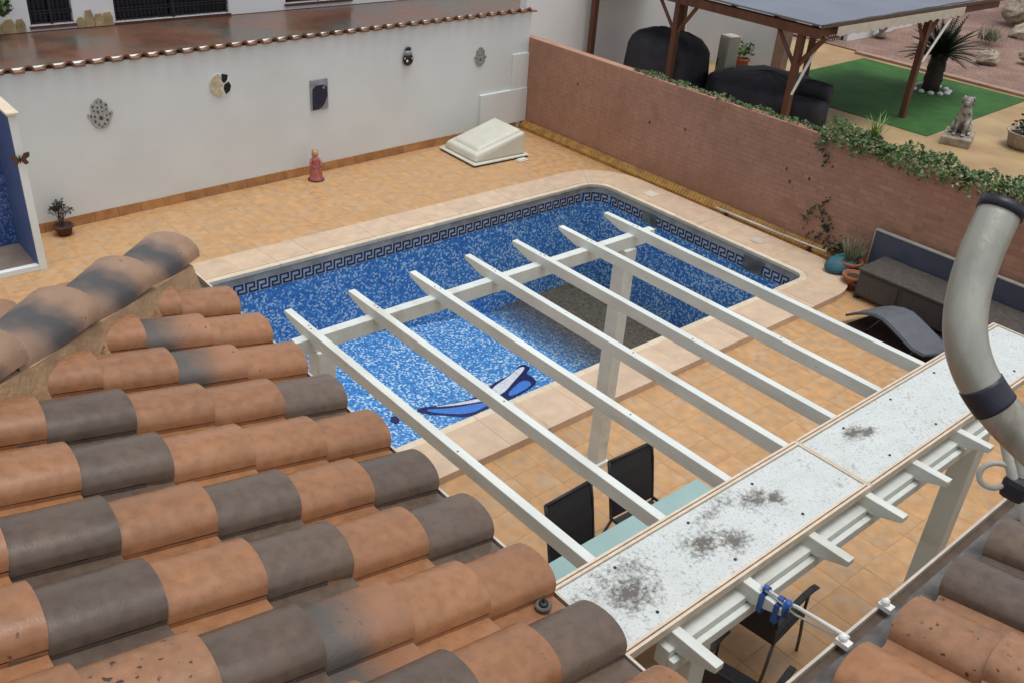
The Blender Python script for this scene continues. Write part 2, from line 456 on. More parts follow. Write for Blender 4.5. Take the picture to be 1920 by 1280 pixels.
T = .335
cands = []
for i in range(0, 32):
    for j in range(0, 40):
        x = 1.35 + i * T + T / 2; y = .3 + j * T + T / 2
        if x > 11.66 or y > wall_y(x) - .02: continue
        if OX0 + .3 < x < OX1 - .22 and OY0 + .2 < y < OY1 - .2: continue
        q = project((x, y, 0))
        d = (Vector((x, y, 0)) - CAMP).length
        vis = q is not None and -30 < q[0] < 1950 and -30 < q[1] < 1310
        if vis and q[1] > 560 + (q[0] - 440) * .876 + 25: vis = False
        if vis and q[0] > 1500 and q[1] > 1280 - (q[0] - 1523) * .95 + 40: vis = False
        cands.append((0 if vis else 1, d, x, y))
cands.sort()
me_ft = MB()
h = T / 2 - .0012; c = .003
me_ft.add([(-h, -h, -.010), (h, -h, -.010), (h, h, -.010), (-h, h, -.010), (-h, -h, -.003), (h, -h, -.003), (h, h, -.003), (-h, h, -.003),
           (-h + c, -h + c, 0), (h - c, -h + c, 0), (h - c, h - c, 0), (-h + c, h - c, 0)],
          [(0, 1, 5, 4), (1, 2, 6, 5), (2, 3, 7, 6), (3, 0, 4, 7), (4, 5, 9, 8), (5, 6, 10, 9), (6, 7, 11, 10), (7, 4, 8, 11), (8, 9, 10, 11)])
mesh_ft = me_ft.mesh('floor_tile', m_floor)
rest = MB()
for n, (v, d, x, y) in enumerate(cands):
    if n < 300 and v == 0:
        o = obj('floor_tile', mesh_ft, patio)
        o.location = (x, y, random.uniform(-.0008, .0008))
        o.rotation_euler = (random.uniform(-.002, .002), random.uniform(-.002, .002), random.choice((0, 1, 2, 3)) * math.pi / 2)
    elif v == 0 or d < 14:
        rest.add([(x + a, y + b, cc) for a, b, cc in me_ft.v], me_ft.f)
tag(rest.build('floor_tile_field', m_floor, patio), kind='stuff')

# ------------------------------------------------------------------ swimming pool
pool = thing('swimming_pool', 'drained blue mosaic swimming pool with travertine edge and key pattern frieze', 'swimming pool', (0, 0, 0))
def ring(x0, x1, y0, y1, rad, seg=8, n1=14, n2=8):
    """outline, counter-clockwise from the near left corner; rad per corner NL, NR, FR, FL"""
    cs = [(x0 + rad[0], y0 + rad[0], rad[0], 180), (x1 - rad[1], y0 + rad[1], rad[1], 270), (x1 - rad[2], y1 - rad[2], rad[2], 0), (x0 + rad[3], y1 - rad[3], rad[3], 90)]
    pts = []
    for k, (cx, cy, r, a0) in enumerate(cs):
        arc = [(cx + r * math.cos(R(a0 + 90 * i / seg)), cy + r * math.sin(R(a0 + 90 * i / seg))) for i in range(seg + 1)]
        pts += arc
        nx = cs[(k + 1) % 4]
        e = (nx[0] + nx[2] * math.cos(R(nx[3])), nx[1] + nx[2] * math.sin(R(nx[3])))
        n = n1 if k in (0, 2) else n2
        for i in range(1, n):
            t = i / n
            pts.append((arc[-1][0] + (e[0] - arc[-1][0]) * t, arc[-1][1] + (e[1] - arc[-1][1]) * t))
    return pts
IN = ring(PX0, PX1, PY0, PY1, (.2, .2, .35, .3))
LIP = ring(PX0 - .06, PX1 + .06, PY0 - .06, PY1 + .06, (.26, .26, .41, .36))
OUT = ring(OX0, OX1, OY0, OY1, (.85, .85, .9, .85))
NP = len(IN)
def zf(x):
    return -1.15 - max(0, min(x, 9.2) - 4.5) * .145
DEEP = -1.90
# walls and floor
wb = MB()
for i in range(NP):
    a, b = IN[i], IN[(i + 1) % NP]
    wb.mat(0).add([(a[0], a[1], -.07), (b[0], b[1], -.07), (b[0], b[1], .04), (a[0], a[1], .04)], [(3, 2, 1, 0)])
    wb.mat(1).add([(a[0], a[1], DEEP), (b[0], b[1], DEEP), (b[0], b[1], -.07), (a[0], a[1], -.07)], [(3, 2, 1, 0)])
wb.build('pool_wall', [m_band, m_mosw], pool)
fb = MB()
xs = [PX0 - .05, 4.5, 9.2, PX1 + .05]
for i in range(3):
    a, b = xs[i], xs[i + 1]
    fb.add([(a, PY0 - .05, zf(a)), (b, PY0 - .05, zf(b)), (b, PY1 + .05, zf(b)), (a, PY1 + .05, zf(a))], [(0, 1, 2, 3)])
fb.build('pool_floor', m_mosf, pool)
# coping stones: one per outline segment pair
def seglen(i): return math.dist(OUT[i], OUT[(i + 1) % NP])
i = 0
groups = []
while i < NP:
    j = i; l = 0
    while j < NP and l < .42:
        l += seglen(j); j += 1
    groups.append((i, j)); i = j
for (i, j) in groups:
    idx = [k % NP for k in range(i, j + 1)]
    def shrink(P):
        p = [Vector((*P[k], 0)) for k in idx]
        g = .0010
        d0 = (p[1] - p[0]).normalized() * g; d1 = (p[-1] - p[-2]).normalized() * g
        p[0] = p[0] + d0; p[-1] = p[-1] - d1
        return [(q.x, q.y) for q in p]
    o_, l_ = shrink(OUT), shrink(LIP)
    i_ = shrink(IN)
    dz = random.uniform(-.0015, .0015)
    st = MB().prism(o_ + l_[::-1], -.004, .085 + dz)
    so = st.build('coping_stone', m_coping, pool, bevel=.0025)
    i2 = shrink(ring(PX0 + .03, PX1 - .03, PY0 + .03, PY1 - .03, (.18, .18, .32, .27)))
    nb = MB().prism(l_ + i2[::-1], .028, .080 + dz)
    nb.build('bullnose', m_lip, so, bevel=.006)
# frieze of key tiles on the two visible walls and the far right corner
kb = MB()
s = .158 / 7
def cell(c0, c1, r0, r1):
    kb.mat(1).box(-.079 + c0 * s, -.079 + c1 * s, -.0085, -.004, .079 - r1 * s, .079 - r0 * s)
kb.mat(0).box(-.0785, .0785, -.004, .004, -.0785, .0785)
for cc in [(0, 1, 0, 6.5), (1, 6, 0, 1), (5, 6, 1, 4), (2, 5, 3, 4), (2, 3, 4, 6.5), (3, 7, 5.5, 6.5)]:
    cell(*cc)
mesh_key = kb.mesh('frieze_tile', [m_keyb, m_keyd])
def key_at(x, y, rz):
    o = obj('frieze_tile', mesh_key, pool); o.location = (x, y, -.15); o.rotation_euler = (0, 0, rz)
x = PX1 - .35 - .08
while x > 3.5:
    key_at(x, PY1 - .004, 0); x -= .16
for a in (20, 45, 70):
    key_at(PX1 - .35 + .345 * math.cos(R(a)), PY1 - .35 + .345 * math.sin(R(a)), R(a - 90))
y = PY1 - .35 - .08
while y > PY0 + .2:
    if not (6.55 < y < 6.95):
        key_at(PX1 - .004, y, R(-90))
    y -= .16
MB().box(PX1 - .012, PX1 + .002, 6.57, 6.93, -.24, -.03).build('skimmer_mouth', m_pipegrey, pool)
MB().box(PX1 - .013, PX1 + .002, 8.62, 8.92, -.24, -.06).build('water_inlet', m_pipegrey, pool)
MB().lathe([(.10, 0), (.10, .006), (.09, .009)], 20, (11.09, 6.98, .086)).build('skimmer_lid', m_lid, pool)
MB().box(10.98, 11.19, 8.98, 9.20, .083, .094).build('inspection_lid', m_lid, pool, bevel=.005)
# dolphin laid in the floor
def round_poly(P, it=2):
    for _ in range(it):
        Q = []
        for a, b in zip(P, P[1:] + P[:1]):
            Q += [(a[0] * .78 + b[0] * .22, a[1] * .78 + b[1] * .22), (a[0] * .22 + b[0] * .78, a[1] * .22 + b[1] * .78)]
        P = Q
    return P
def fl(poly, dz):
    poly = round_poly(poly)
    return [(x, y, zf(x) + dz) for x, y in poly]
SIL = [(5.71, 7.97), (6.21, 7.87), (6.67, 7.87), (7.04, 8.07), (7.55, 8.2), (7.9, 8.40), (7.95, 8.24), (7.74, 8.13), (7.78, 7.98), (7.68, 7.81), (7.07, 7.64), (6.66, 7.60), (6.22, 7.50), (6.04, 7.62), (5.70, 7.83)]
dol = MB().prism_dir(fl(SIL, .001), (0, 0, .005)).build('dolphin_mosaic', m_dnavy, pool)
for pl in ([(5.79, 7.9), (6.14, 7.77), (6.65, 7.72), (6.67, 7.64), (6.27, 7.55), (5.87, 7.76)], [(7.10, 7.78), (7.54, 7.99), (7.64, 7.93), (7.58, 7.81), (7.08, 7.68)]):
    MB().prism_dir(fl(pl, .005), (0, 0, .005)).build('blue_flank', m_dblue, dol)
for pl in ([(5.9, 7.905), (6.3, 7.85), (6.66, 7.83), (6.72, 7.74), (6.28, 7.80)], [(7.02, 8.0), (7.39, 8.13), (7.76, 8.3), (7.87, 8.29), (7.76, 8.2), (7.45, 8.03), (7.05, 7.80), (6.73, 7.76)]):
    MB().prism_dir(fl(pl, .005), (0, 0, .005)).build('white_back', m_dwhite, dol)
MB().prism_dir(fl([(5.24, 7.80), (5.30, 7.74), (5.38, 7.82), (5.36, 7.92), (5.28, 7.90)], .002), (0, 0, .012)).build('floor_drain', m_dnavy, pool)
pd = MB().add([(8.5, PY0 + .002, -1.70), (PX1 - .002, PY0 + .002, -1.70), (PX1 - .002, PY1 - .002, -1.70), (8.5, PY1 - .002, -1.70)], [(0, 1, 2, 3)])
tag(pd.build('puddle_water', m_puddle), kind='structure')

# ------------------------------------------------------------------ white boundary wall
ww = thing('white_boundary_wall', 'long white rendered garden wall with a row of clay tile ends along its top', 'wall', (0, 0, 0))
ang = math.atan(.041)
XA, XB = -2.0, 11.71
wl_ = MB().hexa([(XA, wall_y(XA), -.05), (XB, wall_y(XB), -.05), (XB, wall_y(XB) + .22, -.05), (XA, wall_y(XA) + .22, -.05),
                 (XA, wall_y(XA), 2.12), (XB, wall_y(XB), 2.12), (XB, wall_y(XB) + .22, 2.12), (XA, wall_y(XA) + .22, 2.12)])
wl_.build('wall_body', m_white, ww)
# coping tiles: half barrels whose hollow ends face the patio, with a flat pan between
ct = MB(); n = 8
pts_o = [(.070 * math.cos(math.pi * k / n), .075 * math.sin(math.pi * k / n)) for k in range(n + 1)]
pts_i = [(.052 * math.cos(math.pi * k / n), .055 * math.sin(math.pi * k / n)) for k in range(n + 1)]
L_ = .17
vs = [(a, -.045, b) for a, b in pts_o] + [(a, -.045, b) for a, b in pts_i] + [(a * .95, L_, b * .8 - .07) for a, b in pts_o] + [(a * .9, L_, b * .8 - .07) for a, b in pts_i]
q = n + 1
fs = []
for k in range(n):
    fs += [(k, k + 1, q + k + 1, q + k), (2 * q + k, 2 * q + k + 1, k + 1, k), (q + k, q + k + 1, 3 * q + k + 1, 3 * q + k)]
ct.add(vs, fs)
ct.box(.052, .243 - .052, -.055, .05, -.012, .012)
mesh_ct = ct.mesh('coping_tile', m_ctile)
x = 0.9
while x < 11.60:
    o = obj('coping_tile', mesh_ct, ww)
    o.location = (x, wall_y(x) - .01, 2.135 + random.uniform(-.003, .003)); o.rotation_euler = (0, random.uniform(-.03, .03), ang + random.uniform(-.03, .03))
    x += .243
mesh_sk = MB().box(-.163, .163, -.014, .0, 0, .135).mesh('skirting_tile', m_skirt)
x = 2.75
while x < 11.55:
    o = obj('skirting_tile', mesh_sk, ww); o.location = (x, wall_y(x) - .001, random.uniform(0, .003)); o.rotation_euler = (0, 0, ang)
    x += .33
cb = MB()
for (a, b, z0, z1, d) in [(10.55, 11.70, .135, .76, .05), (11.30, 11.70, .76, 1.40, .035)]:
    cb.hexa([(a, wall_y(a) - d, z0), (b, wall_y(b) - d, z0), (b, wall_y(b) + .01, z0), (a, wall_y(a) + .01, z0),
             (a, wall_y(a) - d, z1), (b, wall_y(b) - d, z1), (b, wall_y(b) + .01, z1), (a, wall_y(a) + .01, z1)])
cb.build('pipe_casing', m_white, ww, bevel=.004)

# ------------------------------------------------------------------ red brown brick wall
bw = thing('brick_wall', 'red brown painted brick wall dividing the patio from the lawn garden', 'wall', (0, 0, 0))
BX = 11.70
MB().box(BX + .0032, BX + .17, 1.5, 13.2, -.05, 1.665).build('wall_body', m_joint, bw)
mesh_br = MB().box(-.0, .012, -.1205, .1205, -.0345, .0345).mesh('brick', m_brick)
br = []
for r_ in range(22):
    yy = 1.6 + (.125 if r_ % 2 else 0)
    while yy < wall_y(BX) - .05:
        br.append((yy, .04 + r_ * .0752)); yy += .25
vis = []
for (yy, z) in br:
    q = project((BX, yy, z))
    v = q is not None and q[0] < 1930 and z > .1
    vis.append((0 if v else 1, yy, z))
vis.sort()
rest = MB()
for n, (v, yy, z) in enumerate(vis):
    if n < 300 and v == 0:
        o = obj('brick', mesh_br, bw); o.location = (BX + random.uniform(-.0012, .0012), yy, z)
        o.rotation_euler = (random.uniform(-.006, .006), 0, random.uniform(-.006, .006))
    else:
        dx = random.uniform(-.0012, .0012)
        rest.add([(BX + dx, yy - .1205, z - .0345), (BX + .012, yy - .1205, z - .0345), (BX + .012, yy + .1205, z - .0345), (BX + dx, yy + .1205, z - .0345),
                  (BX + dx, yy - .1205, z + .0345), (BX + .012, yy - .1205, z + .0345), (BX + .012, yy + .1205, z + .0345), (BX + dx, yy + .1205, z + .0345)],
                 [(3, 2, 1, 0), (4, 5, 6, 7), (0, 1, 5, 4), (2, 3, 7, 6), (3, 0, 4, 7)])
tag(rest.build('brick_field', m_brick, bw), kind='stuff')
kb = MB(); kb.prism_dir([(11.58, 4.0, -.004), (11.698, 4.0, -.004), (11.698, 4.0, .135), (11.66, 4.0, .135), (11.58, 4.0, .05)], (0, wall_y(11.6) - 4.01, 0))
yy = 4.0
while yy < wall_y(11.6) - .06:
    kb.hexa([(11.572, yy, .0), (11.60, yy, .0), (11.60, yy + .045, .0), (11.572, yy + .045, .0),
             (11.572, yy, .055), (11.655, yy, .142), (11.655, yy + .045, .142), (11.572, yy + .045, .055)])
    yy += .062
tag(kb.build('ribbed_kerb', m_curb, bw), kind='stuff')

for (yy, z) in ((9.85, .95), (9.1, 1.05), (7.15, 1.02), (7.05, .86), (6.75, 1.0), (11.6, 1.15)):
    w = MB().lathe([(.018, -.002), (.022, .004), (.016, .006)], 9)
    w.v = [(BX - c_, yy + a, z + b_ * 1.3) for a, b_, c_ in w.v]
    w.build('weep_hole', m_drip, bw)
# ivy on top of the wall
def leafy(name, label, cat, fn, n, size, mats=None, nrm=(-.3, -.2, .8)):
    b = MB()
    for i in range(n):
        p, sz = fn(i)
        b.leaf(p, size * sz * random.uniform(.7, 1.3), nrm)
    return tag(b.build(name, mats or m_leaf), label, cat)
def ivy_fn(i):
    y = random.choice((random.uniform(3.2, 6.9), random.uniform(3.2, 6.9), random.uniform(3.2, 10.4)))
    thick = .25 + .06 * math.sin(y * 5.1) + .05 * math.sin(y * 11.7) if y < 6.7 else .07 + .035 * math.sin(y * 9)
    a = random.uniform(-.3, 3.3); r = thick * math.sqrt(random.random())
    return (11.79 + r * math.cos(a) * 1.0, y, 1.68 + (r * math.sin(a) * .75 - (.12 if y < 6.7 else 0) * random.random() * (1 if math.cos(a) < 0 else 0))), (1 if y < 6.7 else .8)
ivy = leafy('ivy', 'dense green ivy spilling along the top of the red brown brick wall', 'ivy', ivy_fn, 3800, .036)
fb_ = MB()
for k in range(26):
    yy = random.uniform(3.9, 4.9); fb_.leaf((11.62 + random.uniform(-.05, .1), yy, 1.66 + random.uniform(-.1, .12)), .024, (-.5, -.4, .6), .9)
fb_.build('ivy_blossom', m_cream, ivy)
def vine_fn(i):
    t = random.random()
    k = i % 3
    y = (6.55, 6.38, 6.25)[k] + .22 * math.sin(t * 5 + k * 2) * t + random.gauss(0, .035)
    return (BX - .02 - random.random() * .03, y, .16 + t * (.72, .55, .5)[k]), 1
leafy('climbing_vine', 'thin dark vine climbing the brick wall beside the pool pole', 'vine', vine_fn, 150, .025, m_leafd, (-1, 0, .3))
def vine2(i):
    t = random.random()
    return (BX - .02 - random.random() * .03, 6.62 + .1 * math.sin(t * 6) + random.gauss(0, .04), 1.66 - t * .42), 1
leafy('hanging_vine', 'short strand of leaves hanging down the brick wall from the ivy', 'vine', vine2, 60, .026, m_leafd, (-1, 0, .3))
gb = MB()
for k in range(34):
    a = random.uniform(0, 6.28); ln = random.uniform(.22, .42); sp = random.uniform(.25, .9)
    p0 = Vector((11.85, 6.02 + random.uniform(-.06, .06), 1.80))
    d = Vector((math.cos(a) * sp, math.sin(a) * sp, 1)).normalized()
    p1 = p0 + d * ln * .6; p2 = p0 + d * ln + Vector((math.cos(a), math.sin(a), -.3)) * ln * .18
    sd = Vector((-math.sin(a), math.cos(a), 0)) * .008
    gb.add([p0 - sd, p0 + sd, p1 + sd * .8, p1 - sd * .8, p2], [(0, 1, 2, 3), (3, 2, 4)])
tag(gb.build('grass_tuft', m_leafy), 'bright spiky grass tuft rising out of the ivy on the wall', 'plant')

# ------------------------------------------------------------------ house with the two tiled roofs
TH = 16; tt = math.tan(R(TH)); XE, YE, ZE = 1.69, .80, 3.2; YC = 4.37; PIT = .327; EXP = .287
house = thing('house', 'house whose terracotta and dark brown barrel tile roofs fill the foreground', 'house', (0, 0, 0))
MB().box(-4, 1.2, -4, 3.85, 0, 3.05).build('wall', m_render, house)
MB().box(1.2, 9, -4, .30, 0, 3.05).build('wall', m_render, house)
def zl(x): return ZE + (XE - x) * tt
def zr(y): return ZE + (YE - y) * tt
dk = MB()
dk.add([(1.66, YC + .03, zl(1.66) - .035), (-2, YC - 3.72, zl(-2) - .035), (-2, -2.89, zl(-2) - .035), (1.66, .80, zl(1.66) - .035)], [(0, 1, 2, 3)])
dk.add([(1.66, YC + .06, ZE - .05), (-2.5, YC + .06, ZE - .05), (-2.5, YC - 4.2, ZE - .05 + 4.25 * tt), ], [(0, 1, 2)])
dk.add([(1.78, .83, zr(.83) - .035), (9, .83, zr(.83) - .035), (9, -2.5, zr(-2.5) - .035), (-1.6, -2.5, zr(-2.5) - .035)], [(0, 3, 2, 1)])
dk.build('roof_deck', m_gmortar, house)
# eave profiles
def eave(p0, p1, nrm):
    p0 = Vector(p0); p1 = Vector(p1); nv = Vector(nrm)
    b = MB()
    def seg(o0, o1, z0, z1, mi):
        b.mat(mi)
        A = [p0 + nv * o0, p1 + nv * o0, p1 + nv * o1, p0 + nv * o1]
        b.hexa([(a.x, a.y, a.z + z0) for a in A] + [(a.x, a.y, a.z + z1) for a in A])
    seg(-.10, .028, -.12, -.035, 0)
    seg(.030, .040, -.13, -.012, 1)
    b.build('eave_board', [m_drip, m_pale], house)
eave((XE - .022, .80, ZE), (XE - .022, YC + .08, ZE), (1, 0, 0))
eave((XE - .01, YC + .06, ZE), (-2.5, YC + .06, ZE), (0, 1, 0))
eave((XE + .12, YE, ZE), (9, YE, ZE), (0, 1, 0))
def fascia(x0, x1, y0, y1):
    MB().box(x0, x1, y0, y1, 2.95, ZE - .135).build('fascia', m_render, house)
fascia(1.0, XE - .06, -.0, YC)
fascia(1.0, 9, .2, YE - .03)

# S-shaped roof tile; lower end at local x=0, running back up the slope to -L
def roof_tile_mesh(name, mat):
    """barrel with a crisp lower step plus a flat pan with an upturned lip; every facet group keeps its own vertices"""
    b = MB(); Lg = .39; n = 12
    def barrel(w, hgt, lift):
        P = []
        for k in range(n + 1):
            a = math.pi * k / n
            P.append((w * math.cos(a), max(0, math.sin(a)) ** .80 * (hgt - .012) + .012 + lift))
        return P
    def strip(A, xa, B, xb):
        m_ = len(A)
        b.add([(xa, y, z) for y, z in A] + [(xb, y, z) for y, z in B], [(k, m_ + k, m_ + k + 1, k + 1) for k in range(m_ - 1)])
    lo, hi = barrel(.118, .092, .022), barrel(.115, .086, .001)
    inn = barrel(.109, .080, .004)
    strip(lo, 0, hi, -Lg)
    strip(inn, 0, lo, 0)                                   # thickness seen at the lower end
    strip(inn, -.09, inn, 0)
    plo = [(-.117, .000), (-.180, .001), (-.196, .004), (-.212, .018)]
    phi = [(-.115, -.016), (-.178, -.015), (-.194, -.012), (-.210, .003)]
    up = lambda P, d: [(y, z + d) for y, z in P]
    strip(up(plo, .016), 0, up(phi, .016), -Lg)
    strip(up(plo, .003), 0, up(plo, .016), 0)
    edge_lo, edge_hi = [(-.117, .029), (-.1175, .016)], [(-.115, .013), (-.1155, .000)]
    strip(edge_lo, 0, edge_hi, -Lg)                        # side step between barrel and pan
    return b.mesh(name, mat, True)
RT = {k: roof_tile_mesh('roof_tile', m) for k, m in (('T', m_tile), ('S', m_tile2), ('D', m_tiled), ('G', m_tileg))}
def put_tile(kind, x, y, z, rz):
    o = obj('roof_tile', RT[kind], house)
    o.location = (x, y, z)
    o.rotation_euler = (random.uniform(-.012, .012), R(TH) - .036 + random.uniform(-.006, .006), rz + random.uniform(-.012, .012))
rows = ['TTT', 'TGTT', 'TGTTT', 'DTTDTTT', 'TTTDTSTT', 'DTDTDTTT', 'DTDTDTTT', 'TTGDSTDT', 'DTDTSTTT', 'TDTTDTTT', 'TTDTTTTT', 'TDTTTTTT']
for k, row in enumerate(rows):
    y = 3.94 - PIT * k
    for i in range(8):
        x = 1.675 - EXP * i
        if x - .10 < y + XE - YC: break
        if y < x - .86: continue
        put_tile(row[i] if i < len(row) else 'T', x, y, zl(x) - .026, 0)
for j in range(5):
    x = 1.05 - PIT * j
    for i in range(3):
        if YC + .03 - EXP * i - .27 < x - XE + YC: continue
        put_tile('T' if (i + j) % 3 else 'G', x, YC + .03 - EXP * i, ZE + .0 + (EXP * i - .03) * tt - .012, R(90))
rrow = ['DTT', 'TTD', 'TST', 'TST', 'SST', 'DDT', 'DTT', 'TDT', 'DTT', 'TTT', 'DTT']
for j, row in enumerate(rrow):
    x = 1.54 + PIT * (j - 1)
    for i in range(6):
        y = .715 - EXP * i
        if y > x - .80: continue
        put_tile(row[i] if i < 3 else 'T', x, y, zr(y) - .026, R(90))
# mortar bed and ridge tiles on the hip
hd = Vector((-1, -1, tt)); 
side = Vector((1, -1, 0)).normalized()
mb_ = MB()
def hip(s_, off, up):
    p = Vector((XE - .08, YC + .02, ZE + .01)) + hd * s_ + side * off; return (p.x, p.y, p.z + up)
ns = 16; prev = None
for k in range(ns + 1):
    s_ = .10 + k * .19
    w = .18 + random.uniform(-.012, .015)
    row_ = [hip(s_, w, -.06), hip(s_, .145 + random.uniform(-.006, .006), .10), hip(s_, 0, .14), hip(s_, -.145, .10), hip(s_, -w, -.06)]
    o = len(mb_.v); mb_.v += row_
    if prev is not None:
        for a in range(4):
            mb_.f.append((prev + a, prev + a + 1, o + a + 1, o + a)); mb_.m.append(0)
    else:
        mb_.f.append((o, o + 1, o + 2, o + 3, o + 4)); mb_.m.append(0)
    prev = o
mb_.build('hip_mortar', m_mortar, house)
hb = MB(); n = 14; Lh = .56
def harc(w, hgt, lift): return [(w * math.cos(math.pi * k / n), hgt * max(0, math.sin(math.pi * k / n)) ** .85 + lift) for k in range(n + 1)]
lo, hi, li = harc(.156, .114, .036), harc(.128, .090, 0), harc(.140, .098, .036)
m_ = n + 1
def hstrip(A, xa, B, xb):
    m_ = len(A)
    hb.add([(xa, y, z) for y, z in A] + [(xb, y, z) for y, z in B], [(k, m_ + k, m_ + k + 1, k + 1) for k in range(m_ - 1)])
hstrip(lo, 0, hi, -Lh); hstrip(li, 0, lo, 0); hstrip(li, -.1, li, 0)
hstrip([(-.142, .036), (-.156, .036)], 0, [(-.116, 0), (-.128, 0)], -Lh)
me_hip = hb.mesh('ridge_tile', m_hip, True)
pitch_h = math.atan(tt / math.sqrt(2))
for k in range(6):
    o = obj('ridge_tile', me_hip, house)
    s_ = .05 + k * .36
    o.location = hip(s_, 0, .095)
    o.rotation_euler = (random.uniform(-.03, .03), pitch_h - .03, R(45) + random.uniform(-.03, .03))

# ------------------------------------------------------------------ pergola
pg = thing('pergola', 'white painted timber pergola of seven long rafters reaching over the pool edge', 'pergola', (4, 3, 0))
def part(b, name, mat, bevel=.004):
    b.v = [(x - 4, y - 3, z) for x, y, z in b.v]
    return b.build(name, mat, pg, bevel=bevel)
RXS = [2.515, 3.01, 3.53, 4.045, 4.525, 5.035, 5.57]
ztop = 2.455
for k, x in enumerate(RXS):
    y1 = 4.97 + (.01 * k); y0 = 1.325 + .008 * k
    if k == 1: y0 = 1.34
    w = .0265
    prof = [(y0, ztop), (y0, ztop - .035), (y0 + .16, ztop - .088), (y1 - .20, ztop - .088), (y1, ztop - .03), (y1, ztop)]
    b = MB().prism_dir([(x - w, yy, z) for yy, z in prof], (2 * w, 0, 0))
    r_ = part(b, 'rafter', m_paint)
    sc = MB()
    for yy in (4.70, 1.58, 4.66, 3.1 + .3 * math.sin(k * 2.3)):
        sc.lathe([(.006, 0), (.006, .002), (.003, .003)], 7, (x - 4 + random.uniform(-.012, .012), yy - 3, ztop - .0005))
    sc.build('screw', m_drip, r_)
for y in (4.69, 1.57):
    part(MB().box(2.40 if y > 3 else 2.45, 5.80, y - .036, y + .036, 2.275, 2.385), 'beam', m_paint)
    if y < 3:
        part(MB().box(2.45, 5.80, y - .069, y - .0375, 2.285, 2.345), 'beam', m_paint)
for (x, y, zb) in [(5.50, 4.69, 0), (2.60, 4.69, 0), (5.36, 1.57, 0), (2.66, 1.57, 0)]:
    po = part(MB().box(x - .066, x + .066, y - .066, y + .066, zb, 2.274), 'post', m_paint, .006)
    sb = MB().box(x - .085, x + .085, y - .085, y + .085, 0, .05); sb.v = [(a - 4, b_ - 3, c_) for a, b_, c_ in sb.v]
    sb.build('post_shoe', m_wplastic, po, bevel=.01)
# roof sheets with double cream rails and copper coloured strip
for (x0, x1) in [(2.185, 4.045), (4.075, 6.45)]:
    sh = part(MB().box(x0, x1, 1.605, 2.015, 2.462, 2.492), 'roof_sheet', m_panel, .003)
    rl = MB()
    for (a, b_) in [(1.568, 1.603), (2.017, 2.052)]:
        rl.mat(0).box(x0, x1, a, a + .0135, 2.455, 2.502)
        rl.mat(1).box(x0, x1, a + .0135, a + .0215, 2.455, 2.494)
        rl.mat(0).box(x0, x1, a + .0215, b_, 2.455, 2.502)
    rl.mat(0).box(x0 - .014, x0 - .001, 1.568, 2.052, 2.455, 2.50).mat(0).box(x1 + .001, x1 + .013, 1.568, 2.052, 2.455, 2.50)
    rl.v = [(a - 4, b_ - 3, c_) for a, b_, c_ in rl.v]
    rl.build('edge_rail', [m_railc, m_copper], sh)
    sc = MB(); x = x0 + .33
    while x < x1 - .05:
        for yy in (1.66, 1.96):
            sc.lathe([(.008, 0), (.008, .004), (.004, .006)], 8, (x - 4 + random.uniform(-.03, .03), yy - 3, 2.493))
        x += .515
    sc.build('screw', m_dark, sh)
# joint strip
part(MB().box(4.056, 4.064, 1.57, 2.05, 2.47, 2.488), 'joint_strip', m_copper, 0)
# line pole from the second rafter to the eave, held by blue tape
lp = thing('line_pole', 'thin white pole tied with blue tape between pergola rafter end and roof eave', 'pole', (3.01, 1.36, 2.48))
p0 = Vector((0, .13, -.004)); p1 = Vector((-.69, -.545, .73))
MB().tube([p0, Vector((0, -.0, 0)), p0 * .5 + p1 * .5, p1], .0085, 8).build('pole_tube', m_wplastic, lp, True)
MB().tube([p0 + Vector((.02, 0, -.03)), p0 * .5 + p1 * .5 + Vector((.01, .0, -.05)), p1 + Vector((0, 0, -.02))], .005, 6).build('cord', m_cable, lp, True)
for yy in (.100, .020):
    tp = MB()
    tp.box(-.0305, .0305, yy - .013, yy + .013, -.027, -.021).box(-.0305, .0305, yy - .013, yy + .013, -.125, -.119)
    tp.box(-.032, -.0275, yy - .013, yy + .013, -.125, -.021).box(.0275, .032, yy - .013, yy + .013, -.125, -.021)
    tp.tube([(0, yy - .013, .0), (0, yy + .013, -.004)], .019, 8)
    tp.build('tape_wrap', m_btape, lp)
c_ = p0.lerp(p1, .40); MB().tube([c_, c_ + Vector((.0, .01, -.035)), c_ + Vector((-.005, .0, -.075))], .016, 7).build('tape_tail', m_btape, lp, True)
# white clips on the eave lip
for (x, lab) in ((2.30, 'white plastic hook clipped on the eave lip beside the line pole'), (2.56, 'white plastic hook clipped on the eave lip, second from the line pole'), (3.62, 'white plastic hook clipped on the eave lip at the dark brown tiles')):
    b = MB().box(-.016, .016, -.022, .026, -.010, .009).ball((0, .008, .016), .016, 8, 6)
    o = tag(b.build('eave_hook', m_wplastic), lab, 'hook', 'hooks on the eave lip'); o.location = (x, YE + .012, ZE)

# ------------------------------------------------------------------ foreground mast, tape and cables
mast = thing('antenna_mast', 'bent galvanised steel pipe with dark end cap and black tape, close on the right', 'pipe', (0, 0, 0))
MP = [(1.0259, 0.3584, 5.1539), (1.0097, 0.3561, 5.1329), (0.9903, 0.3516, 5.1049), (0.9722, 0.344, 5.0747), (0.9581, 0.3331, 5.0448), (0.9513, 0.3198, 5.0203), (0.9501, 0.3017, 4.9963), (0.9543, 0.2814, 4.9756), (0.9616, 0.2596, 4.9567), (0.9725, 0.2351, 4.9385), (0.987, 0.2057, 4.9183), (1.0678, 0.1019, 4.85), (1.1478, 0.0019, 4.79)]
def smooth(P, it=3):
    P = [Vector(p) for p in P]
    for _ in range(it):
        Q = [P[0]]
        for a, b in zip(P, P[1:]):
            Q += [a * .75 + b * .25, a * .25 + b * .75]
        Q.append(P[-1]); P = Q
    return P
SP = smooth(MP)
